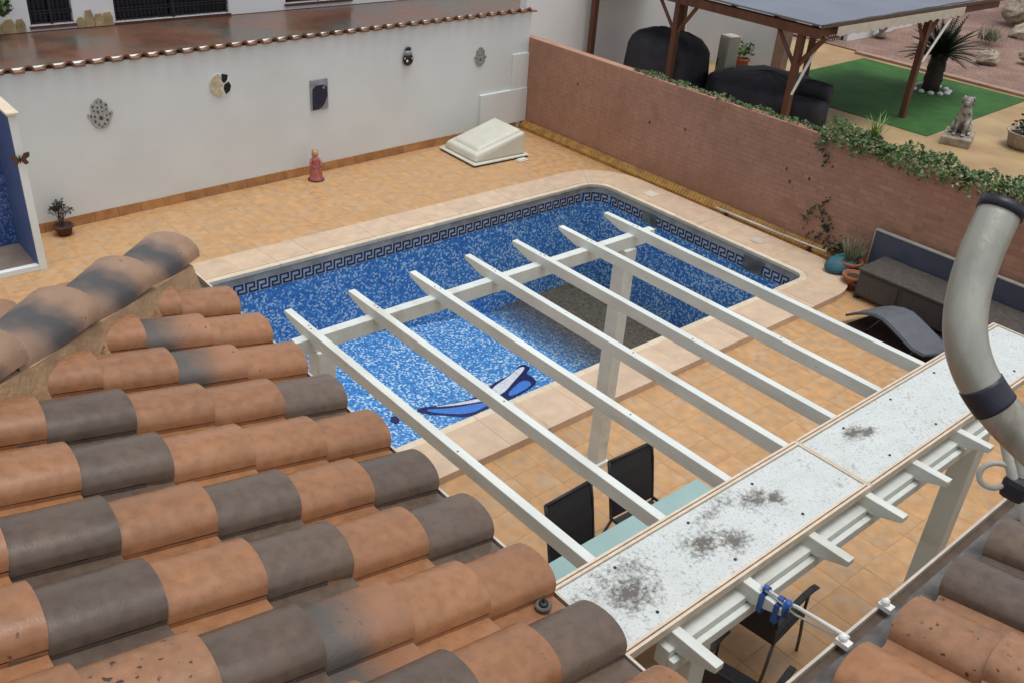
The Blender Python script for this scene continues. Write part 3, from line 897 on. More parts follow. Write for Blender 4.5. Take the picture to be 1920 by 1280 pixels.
MB().tube(SP[2:], .0224, 24).build('pipe_tube', m_steel, mast, True)
MB().tube([SP[0] + (SP[0] - SP[2]) * .25, SP[0], SP[7]], [.0195, .0247, .0244], 24).build('end_cap', m_tape, mast, True)
i0 = min(range(len(SP)), key=lambda k: (SP[k] - Vector(MP[7])).length)
MB().tube(SP[i0 - 4:i0 + 5], .0236, 24).build('tape_band', m_tape, mast, True)
MB().tube(SP[-1:] + [Vector((1.18, -.15, 4.6)), Vector((1.18, -.2, 3.4))], .0224, 16).build('standpipe', m_steel, mast, True)
cab = thing('cable_bundle', 'loop of pale grey cable and grey conduits below the bent steel pipe', 'cable', (1.0, .22, 4.9))
def rel(ps): return [tuple(Vector(p) - Vector((1.0, .22, 4.9))) for p in ps]

# ------------------------------------------------------------------ patio furniture
tb = thing('patio_table', 'frosted aqua glass patio table half hidden under the pergola roof sheets', 'table', (4.40, 2.98, 0))
MB().box(-.90, .90, -.44, .44, .728, .742).build('tabletop', m_tabletop, tb, bevel=.004)
fr = MB()
for (a, b, c_, d) in [(-.90, .90, -.44, -.405), (-.90, .90, .405, .44), (-.90, -.865, -.405, .405), (.865, .90, -.405, .405)]:
    fr.box(a, b, c_, d, .69, .727)
fr.build('table_frame', m_alu, tb)
for sx in (-1, 1):
    for sy in (-1, 1):
        MB().box(sx * .84 - .022, sx * .84 + .022, sy * .39 - .022, sy * .39 + .022, 0, .689).build('leg', m_alu, tb)

def make_chair(label):
    t = thing('patio_chair', label, 'chair', group='black sling patio chairs')
    sb = MB()
    P = [(-.20, .425), (-.05, .412), (.12, .418), (.25, .435)]
    for (a, b) in zip(P, P[1:]):
        sb.hexa([(a[0], -.225, a[1] - .012), (b[0], -.225, b[1] - .012), (b[0], .225, b[1] - .012), (a[0], .225, a[1] - .012),
                 (a[0], -.225, a[1]), (b[0], -.225, b[1]), (b[0], .225, b[1]), (a[0], .225, a[1])])
    sb.build('seat', m_mesh, t)
    sb = MB()
    P = [(-.205, .44), (-.235, .62), (-.275, .80), (-.315, .93)]
    for (a, b) in zip(P, P[1:]):
        sb.hexa([(a[0] - .012, -.225, a[1]), (a[0], -.225, a[1]), (a[0], .225, a[1]), (a[0] - .012, .225, a[1]),
                 (b[0] - .012, -.225, b[1]), (b[0], -.225, b[1]), (b[0], .225, b[1]), (b[0] - .012, .225, b[1])])
    sb.build('backrest', m_mesh, t)
    for s_ in (-1, 1):
        y = s_ * .243
        MB().tube([(-.32, y, .945), (-.28, y, .80), (-.21, y, .44), (.26, y, .435)], .014, 8).build('side_frame', m_dark, t, True)
        MB().tube([(.24, y, .43), (.27, y * 1.06, .2), (.29, y * 1.08, .0)], .013, 8).build('leg', m_alu, t, True)
        MB().tube([(-.20, y, .43), (-.27, y * 1.06, .2), (-.33, y * 1.08, .0)], .013, 8).build('leg', m_alu, t, True)
        ar = MB(); P = [(-.27, .655), (-.10, .675), (.14, .672), (.28, .650), (.36, .62)]
        for (a, b) in zip(P, P[1:]):
            ar.hexa([(a[0], y - .025, a[1] - .022), (b[0], y - .025, b[1] - .022), (b[0], y + .025, b[1] - .022), (a[0], y + .025, a[1] - .022),
                     (a[0], y - .025, a[1]), (b[0], y - .025, b[1]), (b[0], y + .025, b[1]), (a[0], y + .025, a[1])])
        ar.build('armrest', m_dark, t, bevel=.006)
        MB().tube([(.24, y, .44), (.235, y, .64)], .012, 8).build('arm_support', m_alu, t, True)
    MB().tube([(-.32, -.243, .945), (-.32, .243, .945)], .014, 8).build('top_rail', m_dark, t, True)
    return t
ch = make_chair('black sling chair at far side of the table, nearer the tiled roof')
ch.location = (4.13, 3.42, 0); ch.rotation_euler = (0, 0, R(-88))
for (x, y, rz, lab) in [(4.88, 3.50, -92, 'black sling chair at far side of the table, nearer the middle pergola post'),
                        (4.82, 2.36, 6, 'black sling chair turned sideways under the taped rafter end'),
                        (4.02, 1.98, 12, 'black sling chair showing below the bottom rafter end and near pergola post')]:
    c_ = copy_tree(ch); c_.location = (x, y, 0); c_.rotation_euler = (0, 0, R(rz)); c_['label'] = lab

for o_ in [ch] + [o for o in COL.objects if o.get('label', '').endswith('nearer the middle pergola post')]:
    for k_ in list(o_.children):
        if k_.name.startswith(('armrest', 'arm_support')): bpy.data.objects.remove(k_)
# rattan sofa against the brick wall
sf = thing('garden_sofa', 'dark brown rattan garden sofa with slate blue back against the brick wall', 'sofa', (11.2, 4.05, 0))
b = MB().box(-.34, .36, -1.25, 1.18, .05, .40)
b.build('base', m_rattan, sf, bevel=.012)
for k in range(4):
    y0 = -1.25 + k * .6075
    MB().box(-.352, -.341, y0 + .03, y0 + .58, .08, .37).build('front_panel', m_rattan, sf, bevel=.006)
MB().box(-.36, .30, -1.27, 1.20, .401, .435).build('seat', m_rattan, sf, bevel=.008)
MB().box(.37, .42, -1.3, 1.45, .05, .70).build('back_panel', m_slate, sf, bevel=.006)
tr = MB().box(.362, .428, -1.31, 1.46, .702, .718); tr.box(.362, .428, 1.452, 1.465, .05, .70)
tr.build('trim', m_trim, sf)
for y in (-1.22, 1.15):
    for x in (-.31, .30):
        MB().box(x - .025, x + .025, y - .025, y + .025, 0, .05).build('foot', m_dark, sf)
# wave lounger
lg = thing('wave_lounger', 'grey curved sling sun lounger in front of the rattan sofa', 'lounger', (10.24, 4.2, 0), R(-14))
P = [(.66, .10), (.56, .17), (.42, .25), (.26, .305), (.12, .320), (-.02, .29), (-.2, .24), (-.38, .19), (-.55, .20), (-.75, .33), (-.95, .5), (-1.1, .62)]
def wave(off, w0, w1, th):
    b = MB()
    for (a, c_) in zip(P, P[1:]):
        b.hexa([(w0, a[0], a[1] + off), (w1, a[0], a[1] + off), (w1, c_[0], c_[1] + off), (w0, c_[0], c_[1] + off),
                (w0, a[0], a[1] + off + th), (w1, a[0], a[1] + off + th), (w1, c_[0], c_[1] + off + th), (w0, c_[0], c_[1] + off + th)])
    return b
wave(0, -.24, .24, .014).build('sling', m_lounge, lg)
for s_ in (-1, 1):
    MB().tube([(s_ * .255, a, b_ - .004) for a, b_ in P], .016, 8).build('side_rail', m_slate, lg, True)
    MB().tube([(s_ * .24, .15, .305), (s_ * .24, .34, .0)], .014, 8).build('leg', m_dark, lg, True)
    MB().tube([(s_ * .24, -.42, .185), (s_ * .24, -.3, .0)], .014, 8).build('leg', m_dark, lg, True)
    MB().tube([(s_ * .24, -.85, .40), (s_ * .24, -.8, .0)], .014, 8).build('leg', m_dark, lg, True)
rg = MB().prism([(9.72, 3.35), (10.85, 3.25), (11.0, 4.75), (10.0, 4.86)], .002, .010)  # thin dark sheet standing in for the shade beneath the lounger
tag(rg.build('lounger_shade', m_lounger_shade), 'dark brown sheet painting the shade on the patio under the grey lounger', 'painted shade')
# pots, tray, pole
def pot(name, label, x, y, r0, hh, mat, z=0, group=None):
    t = thing(name, label, 'plant pot', (x, y, z), 0, group)
    MB().lathe([(r0 * .68, 0), (r0 * .92, hh * .8), (r0 * 1.08, hh * .82), (r0 * 1.08, hh), (r0 * .9, hh), (r0 * .88, hh * .86)], 18).build('pot', mat, t, True)
    MB().lathe([(r0 * .87, hh * .84), (r0 * .5, hh * .88)], 14).build('soil', m_soil, t, True)
    return t
t = pot('potted_cactus', 'terracotta pot with pale spiky cactus beside the slate sofa back', 11.34, 5.62, .15, .26, m_pot)
b = MB()
for k in range(26):
    a = random.uniform(0, 6.28); ln = random.uniform(.22, .42); sp = random.uniform(.1, .55)
    p0 = Vector((.05 * math.cos(a), .05 * math.sin(a), .22)); d = Vector((math.cos(a) * sp, math.sin(a) * sp, 1)).normalized()
    b.tube([p0, p0 + d * ln * .6, p0 + d * ln], [.017, .014, .004], 5)
b.build('cactus_stems', m_dry, t, True)
t = pot('potted_shrub', 'squat terracotta pot with a low green shrub behind the teal tray', 11.50, 5.92, .12, .18, m_pot)
b = MB()
for k in range(160):
    b.leaf((random.gauss(0, .09), random.gauss(0, .09), .20 + abs(random.gauss(0, .08))), .03)
b.build('foliage', m_leafd, t)
t = pot('empty_clay_pot', 'round empty terracotta pot nearest the pool corner', 11.10, 5.40, .15, .20, m_pot)
t = pot('small_red_pot', 'small dark red clay pot at the end of the rattan sofa', 11.14, 5.08 + .16, .10, .14, m_darkpot)
t.location = (11.02, 5.22, 0)
ty = thing('teal_tray', 'oval teal plastic tray leaning beside the clay pots at the pool corner', 'tray', (11.20, 5.68, .24))
b = MB().lathe([(.02, .0), (.18, .0), (.215, .035), (.225, .035), (.19, -.012), (.02, -.012)], 24)
b.v = [(x * 1.05, y * .70, z) for x, y, z in b.v]
b.build('tray_shell', m_teal, ty, True)
ty.rotation_mode = 'QUATERNION'
ty.rotation_quaternion = Matrix(((.78, -.35, -.52), (-.52, -.80, -.30), (.35, -.49, .80))).to_quaternion()
pp = thing('pool_pole', 'long white telescopic pool pole lying along the yellow kerb', 'pole', (0, 0, 0))
MB().tube([(11.50, 8.1, .115), (11.52, 7.0, .12)], .017, 10).build('outer_tube', m_wplastic, pp, True)
MB().tube([(11.52, 7.02, .12), (11.56, 6.06, .13)], .013, 10).build('inner_tube', m_wplastic, pp, True)
for (x, y) in ((11.50, 7.9), (11.545, 6.4)):
    MB().box(x - .03, x + .03, y - .02, y + .02, 0, .105).build('rest_block', m_darkpot, pp)
# moulded white hood
hd_ = thing('moulded_hood', 'off white moulded plastic hood with sloping top in the corner of the patio', 'hood', (10.1, 12.1, .0), R(-2))
b = MB()
b.hexa([(-.62, -.50, .025), (.58, -.50, .025), (.58, .55, .025), (-.62, .55, .025), (-.62, -.50, .055), (.58, -.50, .055), (.58, .55, .055), (-.62, .55, .055)])
b.build('flange', m_plastic, hd_, bevel=.02)
b = MB().hexa([(-.56, -.44, .056), (.53, -.44, .056), (.53, .50, .056), (-.56, .50, .056), (-.52, -.40, .18), (.51, -.42, .44), (.51, .48, .44), (-.52, .46, .18)])
b.build('body', m_plastic, hd_, bevel=.035)
b = MB().hexa([(-.46, -.34, .17), (.50, -.37, .42), (.50, .43, .42), (-.46, .40, .17), (-.40, -.29, .255), (.44, -.31, .485), (.44, .37, .485), (-.40, .35, .255)])
b.build('raised_top', m_plastic, hd_, bevel=.03)
MB().box(-.60, .56, -.48, .53, 0, .024).build('seal', m_dark, hd_)
sm = MB().box(-.10, .10, -.055, .055, 0, .025); sm.box(-.08, .08, -.04, .04, .025, .04)
o = tag(sm.build('plastic_block', m_wplastic, bevel=.01), 'small white plastic block on the tiles in front of the moulded hood', 'block'); o.location = (10.42, 11.50, .0)
# figurine
fg = thing('girl_figurine', 'small glazed figurine of a girl in a pink dress by the white wall', 'figurine', (6.95, 12.48, 0), R(-20))
MB().lathe([(.115, 0), (.115, .02), (.105, .03), (.10, .12), (.085, .22), (.06, .29), (.066, .33), (.062, .36), (.03, .385)], 14).build('dress', m_pinkd, fg, True)
MB().lathe([(.022, .38), (.022, .41)], 8).ball((0, -.004, .445), .044, 12, 8, (1, 1, 1.15)).ball((0, -.050, .44), .008, 6, 4).build('head', m_skin, fg, True)
hb_ = MB().ball((0, .012, .458), .050, 12, 8, (1.05, 1.0, 1.05)).ball((-.035, .02, .41), .024, 8, 6).ball((.035, .02, .41), .024, 8, 6)
hb_.build('hair', m_hair, fg, True)
for s_ in (-1, 1):
    MB().tube([(s_ * .058, 0, .35), (s_ * .085, -.03, .28), (s_ * .04, -.075, .235)], [.022, .019, .014], 8).ball((s_ * .034, -.08, .233), .016, 8, 6).build('arm', m_pinkd, fg, True)
MB().lathe([(.13, 0), (.13, .018), (.12, .024)], 16, (0, 0, -.0)).build('plinth', m_darkpot, fg, True)
# pot with twiggy plant near the shower
t = pot('twiggy_plant', 'dark clay pot with bare purple twigs at the left end of the white wall', 3.10, 12.40, .12, .14, m_darkpot)
b = MB()
def twig(p, d, ln, r, depth):
    q = p + d * ln
    b.tube([p, q], [r, r * .6], 5)
    if depth == 0:
        for _ in range(3): b.leaf(q + Vector((random.gauss(0, .012), random.gauss(0, .012), random.gauss(0, .012))), .018)
        return
    for _ in range(random.choice((2, 3))):
        nd = (d + Vector((random.gauss(0, .45), random.gauss(0, .45), random.uniform(-.1, .3)))).normalized()
        twig(p + d * ln * random.uniform(.5, 1), nd, ln * .7, r * .6, depth - 1)
for k in range(5):
    twig(Vector((random.gauss(0, .03), random.gauss(0, .03), .13)), Vector((random.gauss(0, .3), random.gauss(0, .3), 1)).normalized(), .15, .008, 3)
b.build('twigs', m_twig, t)
# outdoor shower niche on the left
sh = thing('shower_niche', 'white edged outdoor shower niche with blue mosaic lining at the left edge', 'shower', (0, 0, 0))
MB().box(2.512, 2.60, 11.50, 12.56, 0, 1.95).build('side_panel', m_white, sh, bevel=.004)
MB().box(2.500, 2.5115, 11.515, 12.30, .05, 1.93).build('blue_lining', m_bluewall, sh)
MB().box(1.3, 2.499, 12.30, 12.5, .0, 2.0).build('back_lining', m_bluemos, sh)
MB().box(2.49, 2.63, 11.47, 12.56, 1.951, 1.985).build('coping', m_lip, sh, bevel=.008)
MB().box(1.3, 2.499, 11.58, 12.299, 0, .06).build('tray', m_greytray, sh)
MB().box(1.3, 2.511, 11.50, 11.579, 0, .075).build('front_kerb', m_white, sh, bevel=.006)
bf = thing('butterfly_ornament', 'brown metal butterfly fixed on the white edge of the shower niche', 'ornament', (2.54, 11.485, 1.44))
for s_ in (-1, 1):
    MB().prism_dir([(s_ * .008, 0, .0), (s_ * .05, -.03, .075), (s_ * .105, -.045, .085), (s_ * .10, -.04, .03), (s_ * .06, -.025, .0), (s_ * .085, -.03, -.05), (s_ * .045, -.02, -.07), (s_ * .008, 0, -.025)][::(1 if s_ < 0 else -1)], (0, -.006, 0)).build('wing', m_wing, bf)
MB().tube([(0, -.004, -.05), (0, -.006, 0), (0, -.004, .045)], [.006, .010, .006], 6).build('body', m_dark, bf, True)

# wall ornaments --------------------------------------------------
def onwall(x, z): return (x, wall_y(x) - .004, z)
def hamsa(label, x, z, sc):
    t = thing('hand_ornament', label, 'wall ornament', onwall(x, z), ang, 'hand shaped wall ornaments')
    out = [(-.06, -.20), (-.12, -.14), (-.135, -.07), (-.175, -.03), (-.17, .02), (-.12, .0), (-.115, .12), (-.10, .15), (-.065, .145), (-.058, .185), (-.035, .20), (0, .215), (.035, .20), (.058, .185), (.065, .145), (.10, .15), (.115, .12), (.12, .0), (.17, .02), (.175, -.03), (.135, -.07), (.12, -.14), (.06, -.20), (0, -.215)]
    MB().prism_dir([(a * sc, 0, b * sc) for a, b in out][::-1], (0, -.012, 0)).build('hand_plate', m_fili, t)
    hb = MB()
    for (a, b) in [(-.09, .11), (-.03, .16), (.03, .16), (.09, .11), (-.085, .05), (-.03, .09), (.03, .09), (.085, .05), (-.03, .03), (.03, .03), (-.13, -.02), (.13, -.02), (-.08, -.03), (.08, -.03), (-.085, -.10), (.085, -.10), (-.04, -.15), (.04, -.15), (0, -.185)]:
        r = random.uniform(.010, .017)
        hb.prism_dir([(a * sc + r * sc * math.cos(w * 1.047), -.0121, b * sc + r * 1.4 * sc * math.sin(w * 1.047)) for w in range(6)][::-1], (0, -.002, 0))
    hb.build('pierced_gap', m_fdark, t)
    hb = MB().prism_dir([(.03 * sc * math.cos(w * .628), -.0121, -.06 * sc + .028 * sc * math.sin(w * .628)) for w in range(10)][::-1], (0, -.006, 0))
    hb.build('eye_boss', m_red if sc > .95 else m_fdark, t)
    return t
hamsa('large grey filigree hand ornament at the left of the white wall', 3.87, 1.47, .95)
hamsa('smaller grey hand ornament near the right end of the white wall', 10.52, 1.45, .80)
sm_ = thing('sun_moon_disc', 'round cream and black sun and moon disc on the white wall', 'wall ornament', onwall(5.60, 1.62), ang)
def disc(cx, cz, r, a0, a1, n=16): return [(cx + r * math.cos(R(a0 + (a1 - a0) * k / n)), 0, cz + r * math.sin(R(a0 + (a1 - a0) * k / n))) for k in range(n + 1)]
MB().prism_dir(disc(0, 0, .165, 360, 0, 28)[:-1], (0, -.014, 0)).build('disc', m_wplastic, sm_)
cr = disc(0, 0, .163, 75, 290, 16) + disc(-.02, 0, .11, 285, 80, 12)[::1]
MB().prism_dir([(a, -.0141, c_) for a, b_, c_ in (disc(0, 0, .163, 100, 275, 16) + [(.03, 0, -.10), (-.02, 0, -.05), (.03, 0, -.01), (-.015, 0, .05), (.02, 0, .11)])][::-1], (0, -.010, 0)).build('cream_face', m_cream, sm_)
bk = MB()
for pl in ([(.03, .155), (.12, .13), (.10, .06), (.05, .02), (.02, .06)], [(.06, .0), (.13, .03), (.155, -.03), (.13, -.10), (.07, -.14), (.04, -.06)]):
    bk.prism_dir([(a, -.0141, c_) for a, c_ in pl], (0, -.012, 0))
bk.build('black_face', m_ink, sm_)
mm = thing('moon_plaque', 'rectangular grey plaque with a dark night moon on the white wall', 'wall ornament', onwall(7.22, 1.25), ang)
MB().box(-.155, .155, -.022, 0, -.235, .235).build('frame', m_mirror, mm, bevel=.004)
MB().prism_dir([(a, -.0221, c_) for a, c_ in [(-.125, .10), (-.06, .15), (.06, .15), (.135, .11), (.14, -.03), (.10, -.12), (.05, -.19), (-.03, -.225), (-.135, -.228), (-.13, -.05)]][::-1], (0, -.004, 0)).build('night_motif', m_moon, mm)
MB().prism_dir([(.075 + .020 * math.cos(w * .785), -.0262, .105 + .022 * math.sin(w * .785)) for w in range(8)][::-1], (0, -.003, 0)).build('small_star', m_mirror, mm)
lz = thing('black_white_mask', 'small black and white sculpted ornament high on the white wall', 'wall ornament', onwall(8.92, 1.64), ang)
MB().ball((0, -.03, -.045), .105, 14, 8, (1, .4, 1)).build('black_ball', m_ink, lz, True)
MB().ball((-.005, -.03, .055), .085, 14, 8, (1.0, .42, .6)).build('white_band', m_mirror, lz, True)
MB().ball((.005, -.025, .115), .060, 12, 8, (1, .4, .7)).build('black_cap', m_ink, lz, True)
MB().ball((-.045, -.068, -.06), .022, 8, 6, (1, .5, 1)).ball((.055, -.060, -.03), .016, 8, 6, (1, .5, 1)).ball((-.075, -.05, -.02), .016, 8, 6, (1, .5, 1)).build('white_eye', m_wplastic, lz, True)

# ------------------------------------------------------------------ neighbour terrace and house (top left)
tag(MB().add([(-30, 12.9, -.012), (30, 13.25, -.012), (30, 24.2, -.012), (-30, 24.2, -.012)], [(0, 1, 2, 3)]).build('terrace_floor', m_terrace), kind='structure')
nh = thing('neighbour_house', 'white neighbouring house with dark grilled openings and stone plinth behind the terrace', 'house', (0, 0, 0))
FY = 23.8
ops = [(6.08, 7.04, .12, 2.0), (8.0, 10.92, .05, 2.3), (12.55, 14.6, .16, 2.3)]
fw = MB(); xx = -6
for (a, b_, z0, z1) in ops:
    fw.box(xx, a, FY, FY + .3, 0, 3.4); fw.box(a, b_, FY, FY + .3, z1, 3.4); fw.box(a, b_, FY, FY + .3, 0, z0); xx = b_
fw.box(xx, 22, FY, FY + .3, 0, 3.4)
fw.build('facade', m_white2, nh)
MB().box(-6.5, 22.5, FY - .3, FY + 6, 3.4, 3.55).build('roof_slab', m_render, nh)
MB().box(-6, 22, FY + .31, FY + 5.5, 0, 3.39).build('wall', m_white2, nh)
for (a, b_, z0, z1) in ops:
    wd = MB().box(a, b_, FY + .16, FY + .2, z0, z1).build('window', m_glass_d, nh)
    g = MB(); x = a + .04
    while x < b_:
        g.box(x - .009, x + .009, FY + .06, FY + .08, z0 + .02, z1); x += .105
    for z in (z0 + .03, z0 + .24, z0 + .30, z0 + .75):
        g.box(a, b_, FY + .05, FY + .06, z, z + .025)
    g.box((a + b_) / 2 - .03, (a + b_) / 2 + .03, FY + .04, FY + .049, z0, z1)
    g.build('grille', m_iron, wd)
    MB().box(a - .03, b_ + .03, FY - .06, FY + .05, z0 - .06, z0 - .002).build('sill', m_darkpot, wd)
random.seed(11)
for (a, b_) in [(3.2, 6.02), (7.08, 7.96)]:
    x = a
    while x < b_ - .12:
        w = random.uniform(.2, .34); w = min(w, b_ - x)
        hgt = random.uniform(.24, .46)
        ps = [(x + w * .02, 0), (x + w * .97, 0), (x + w * random.uniform(.9, .99), hgt * .6), (x + w * random.uniform(.6, .8), hgt), (x + w * random.uniform(.15, .4), hgt * .96), (x + w * .03, hgt * .62)]
        MB().prism_dir([(p[0], FY - .002, p[1]) for p in ps], (0, -random.uniform(.03, .06), 0)).build('plinth_stone', M('golden plinth stone', (.44, .34, .18), .9, .25, 8, .5, 20, col2=(.28, .21, .12), scale2=4) if 'golden plinth stone' not in bpy.data.materials else bpy.data.materials['golden plinth stone'], nh, bevel=.012)
        x += w * .93
def bush_fn(i):
    a = random.gauss(0, 1), random.gauss(0, 1), random.gauss(0, 1)
    v = Vector(a).normalized() * random.random() ** .4
    return (5.25 + v.x * .42, 23.35 + v.y * .32, .72 + v.z * .24), 1
bush = leafy('hanging_shrub', 'dark green shrub against the neighbour house at the top left corner', 'shrub', bush_fn, 600, .06, None, None)
MB().tube([(5.25, 23.4, 0), (5.22, 23.36, .3), (5.25, 23.35, .6)], .03, 8).build('stem', m_twig, bush, True)

# ------------------------------------------------------------------ neighbour garden (top right)
tag(MB().add([(11.87, 0, -.002), (40, 0, -.002), (40, 15.2, -.002), (11.87, 15.2, -.002)], [(0, 1, 2, 3)]).build('garden_paving', m_pave), kind='structure')
lw = tag(MB().prism([(18.70, 8.42), (23.85, 8.62), (23.72, 12.95), (18.66, 12.8)], .0, .012).build('lawn', m_lawn), kind='structure')
tag(MB().prism([(24.05, 2), (24.30, 2), (24.22, 13.4), (23.98, 13.4)], .0, .06).build('garden_kerb', m_kerb), kind='structure')
def terrain():
    b = MB(); nx, ny = 60, 40
    for i in range(nx + 1):
        for j in range(ny + 1):
            x = 24.28 + 45 * (i / nx) ** 1.6; y = -2 + 42 * j / ny
            z = .03 + .05 * max(0, x - 24.3) ** .9 * (.6 + .4 * math.sin(y * .35)) + .12 * math.sin(x * .9 + y * .5) * min(1, max(0, x - 24.3) / 4) + random.uniform(-.02, .02)
            if y > 13.9: z = .02
            b.v.append((x, y, max(z, .02)))
    for i in range(nx):
        for j in range(ny):
            a = i * (ny + 1) + j
            b.f.append((a, a + ny + 1, a + ny + 2, a + 1)); b.m.append(0)
    return b.build('gravel_bed', m_gravel, None, True)
tag(terrain(), kind='structure')

# white back wall beyond the pavilion, in two runs
gw = thing('garden_back_wall', 'tall white garden wall standing behind the timber pavilion', 'wall', (0, 0, 0))
MB().box(13.62, 19.0, 15.25, 15.45, -.01, 2.9).build('wall_run', m_white2, gw)
MB().prism([(19.0, 15.25), (20.15, 13.35), (20.32, 13.45), (19.12, 15.45)], -.01, 2.3).build('wall_run', m_white2, gw)
MB().box(20.13, 20.40, 13.10, 13.42, 0, 2.25).build('end_pillar', m_kerb, gw, bevel=.01)
sw = thing('stepped_white_wall', 'low white stepped wall at the far edge of the gravel garden', 'wall', (0, 0, 0))
for k in range(5):
    x0 = 25.1 + k * 1.35
    MB().box(x0, x0 + 1.345, 14.35 + k * .12, 14.55 + k * .12, -.1, .62 + .11 * k).build('wall_step', m_white2, sw)
    MB().box(x0 - .01, x0 + 1.34, 14.32 + k * .12, 14.58 + k * .12, .622 + .11 * k, .66 + .11 * k).build('coping', m_stone, sw)
gt = thing('black_gate', 'small black metal gate beside the low stepped white wall', 'gate', (24.1, 14.50, 0))
g = MB()
for k in range(9): g.box(.04 + k * .11, .065 + k * .11, 0, .02, .05, .75 + .12 * math.sin(k / 8 * math.pi))
g.build('bar', m_iron, gt)
MB().box(0, .98, -.01, .03, .12, .16).box(0, .98, -.01, .03, .6, .64).build('rail', m_iron, gt)
for x in (-.04, .98): MB().box(x, x + .06, -.02, .05, 0, .85).build('gate_post', m_iron, gt)
up = thing('white_urn', 'pale stone urn standing in front of the stepped white wall', 'urn', (26.5, 14.12, 0.05))
MB().lathe([(.14, 0), (.16, .05), (.07, .12), (.10, .2), (.24, .42), (.27, .5), (.22, .5)], 16).build('bowl', m_stone, up, True)
b = MB()
for k in range(90): b.leaf((random.gauss(0, .13), random.gauss(0, .13), .55 + abs(random.gauss(0, .09))), .05)
b.build('foliage', m_leaf, up)

# pavilion
pv = thing('timber_pavilion', 'brown timber pavilion with slate canopy roof beside the green lawn', 'pavilion', (15.5, 9.6, 0))
def pvp(b, name, mat, parent=None, bevel=0):
    b.v = [(x - 15.5, y - 9.6, z) for x, y, z in b.v]
    return b.build(name, mat, parent or pv, bevel=bevel)
ZB = 2.06
posts = [(15.42, 9.72), (15.42, 12.65), (15.42, 15.0), (19.47, 9.42), (20.0, 12.30), (17.25, 14.0)]
for (x, y) in posts:
    po = pvp(MB().box(x - .062, x + .062, y - .062, y + .062, 0, ZB), 'post', m_wood, None, .008)
pvp(MB().box(15.34, 15.48, 9.35, 15.2, ZB + .001, ZB + .17), 'front_beam', m_wood)
pvp(MB().box(15.49, 22.4, 9.36, 9.47, ZB + .03, ZB + .15), 'side_beam', m_wood)
pvp(MB().box(19.9, 20.02, 9.48, 12.4, ZB + .02, ZB + .15), 'back_beam', m_wood)
for y in (10.4, 11.4, 12.4, 13.4, 14.4):
    pvp(MB().box(15.49, 22.3 if y < 12.3 else 17.3, y - .04, y + .04, ZB + .155, ZB + .235), 'joist', m_wood)
def brace(p, q, mat=m_wood):
    pvp(MB().tube([p, q], .045, 4), 'brace', mat)
for (x, y) in posts[:2]:
    brace((x, y + .05, ZB - .55), (x, y + .55, ZB + .05)); brace((x, y - .05, ZB - .55), (x, y - .5, ZB + .05))
brace((15.47, 9.72, ZB - .55), (16.0, 9.5, ZB + .06))
brace((19.47, 9.42, ZB - .5), (19.0, 9.42, ZB + .05)); brace((19.47, 9.42, ZB - .5), (19.9, 9.42, ZB + .05))
rf = MB(); nx = 14
for i in range(nx + 1):
    for j in range(9):
        x = 15.28 + (22.55 - 15.28) * i / nx; y = 9.28 + (15.22 - 9.28) * j / 8
        rf.v.append((x, y, ZB + .26 + .05 * (x - 15.28) / 7 + (.012 if i % 2 else 0)))
for i in range(nx):
    for j in range(8):
        if i > 3 and j > 3: continue  # back corner left open, shaped to let daylight onto the white wall
        a = i * 9 + j; rf.f.append((a, a + 9, a + 10, a + 1)); rf.m.append(0)
ro = pvp(rf, 'canopy', m_fabric)
so_ = ro.modifiers.new('thickness', 'SOLIDIFY'); so_.thickness = .03
pvp(MB().box(15.26, 22.6, 9.24, 9.262, ZB + .205, ZB + .27), 'fascia', m_drip)
va = MB(); x = 15.75
while x < 20.4:
    w = .28
    va.prism_dir([(x, 9.22, ZB + .20), (x + w, 9.22, ZB + .20), (x + w, 9.22, ZB + .06), (x + w * .8, 9.22, ZB + .035), (x + w * .5, 9.22, ZB + .02), (x + w * .2, 9.22, ZB + .035), (x, 9.22, ZB + .06)], (0, .012, 0))
    x += w
pvp(va, 'valance', m_ecru)
for (p, q) in (((15.62, 9.45, ZB - .05), (15.30, 9.60, 1.0)), ((20.0, 9.25, ZB + .0), (19.42, 9.30, 1.22))):
    a = MB().tube([p, q], .022, 8); a.tube([(p[0] + .07, p[1], p[2]), (q[0] + .02, q[1], q[2])], .016, 8)
    pvp(a, 'awning_arm', m_wplastic)
# things under and around the pavilion
bq = thing('covered_barbecue', 'bulky barbecue under a black cloth cover below the pavilion', 'barbecue', (16.1, 13.35, 0))
def cover(prof, n, sx, sy, wob, name, parent, mat=m_black):
    b = MB().lathe(prof, n)
    out = []
    for (x, y, z) in b.v:
        a = math.atan2(y, x); r = math.hypot(x, y)
        e = (abs(math.cos(a)) ** 4 + abs(math.sin(a)) ** 4) ** -.25        # squarish plan
        r *= e * (1 + wob * math.sin(a * 9 + z * 3) * (1 if z < prof[-2][1] else .3))
        r *= 1 + .022 * math.sin(a * 17 + z * 9) + .015 * math.sin(a * 31 - z * 14)
        out.append((r * math.cos(a) * sx, r * math.sin(a) * sy, z + random.uniform(-.015, .015)))
    b.v = out
    return b.build(name, mat, parent, True)
cover([(.80, 0.02), (.80, .5), (.76, .95), (.72, 1.08), (.60, 1.22), (.34, 1.32), (.01, 1.33)], 40, .75, 1.15, .02, 'cover', bq)
for (x, y) in ((-.5, -.75), (.5, -.75), (-.5, .75), (.5, .75)):
    MB().lathe([(.05, 0), (.05, .05)], 10, (x, y, 0)).build('caster', m_dark, bq)
ct_ = thing('covered_table', 'wide garden table under a black cloth cover next to the corner post', 'table', (17.15, 11.4, 0))
cover([(1.0, .03), (1.0, .4), (.99, .58), (.95, .63), (.5, .73), (.01, .80)], 44, 1.1, 1.05, .012, 'cover', ct_)
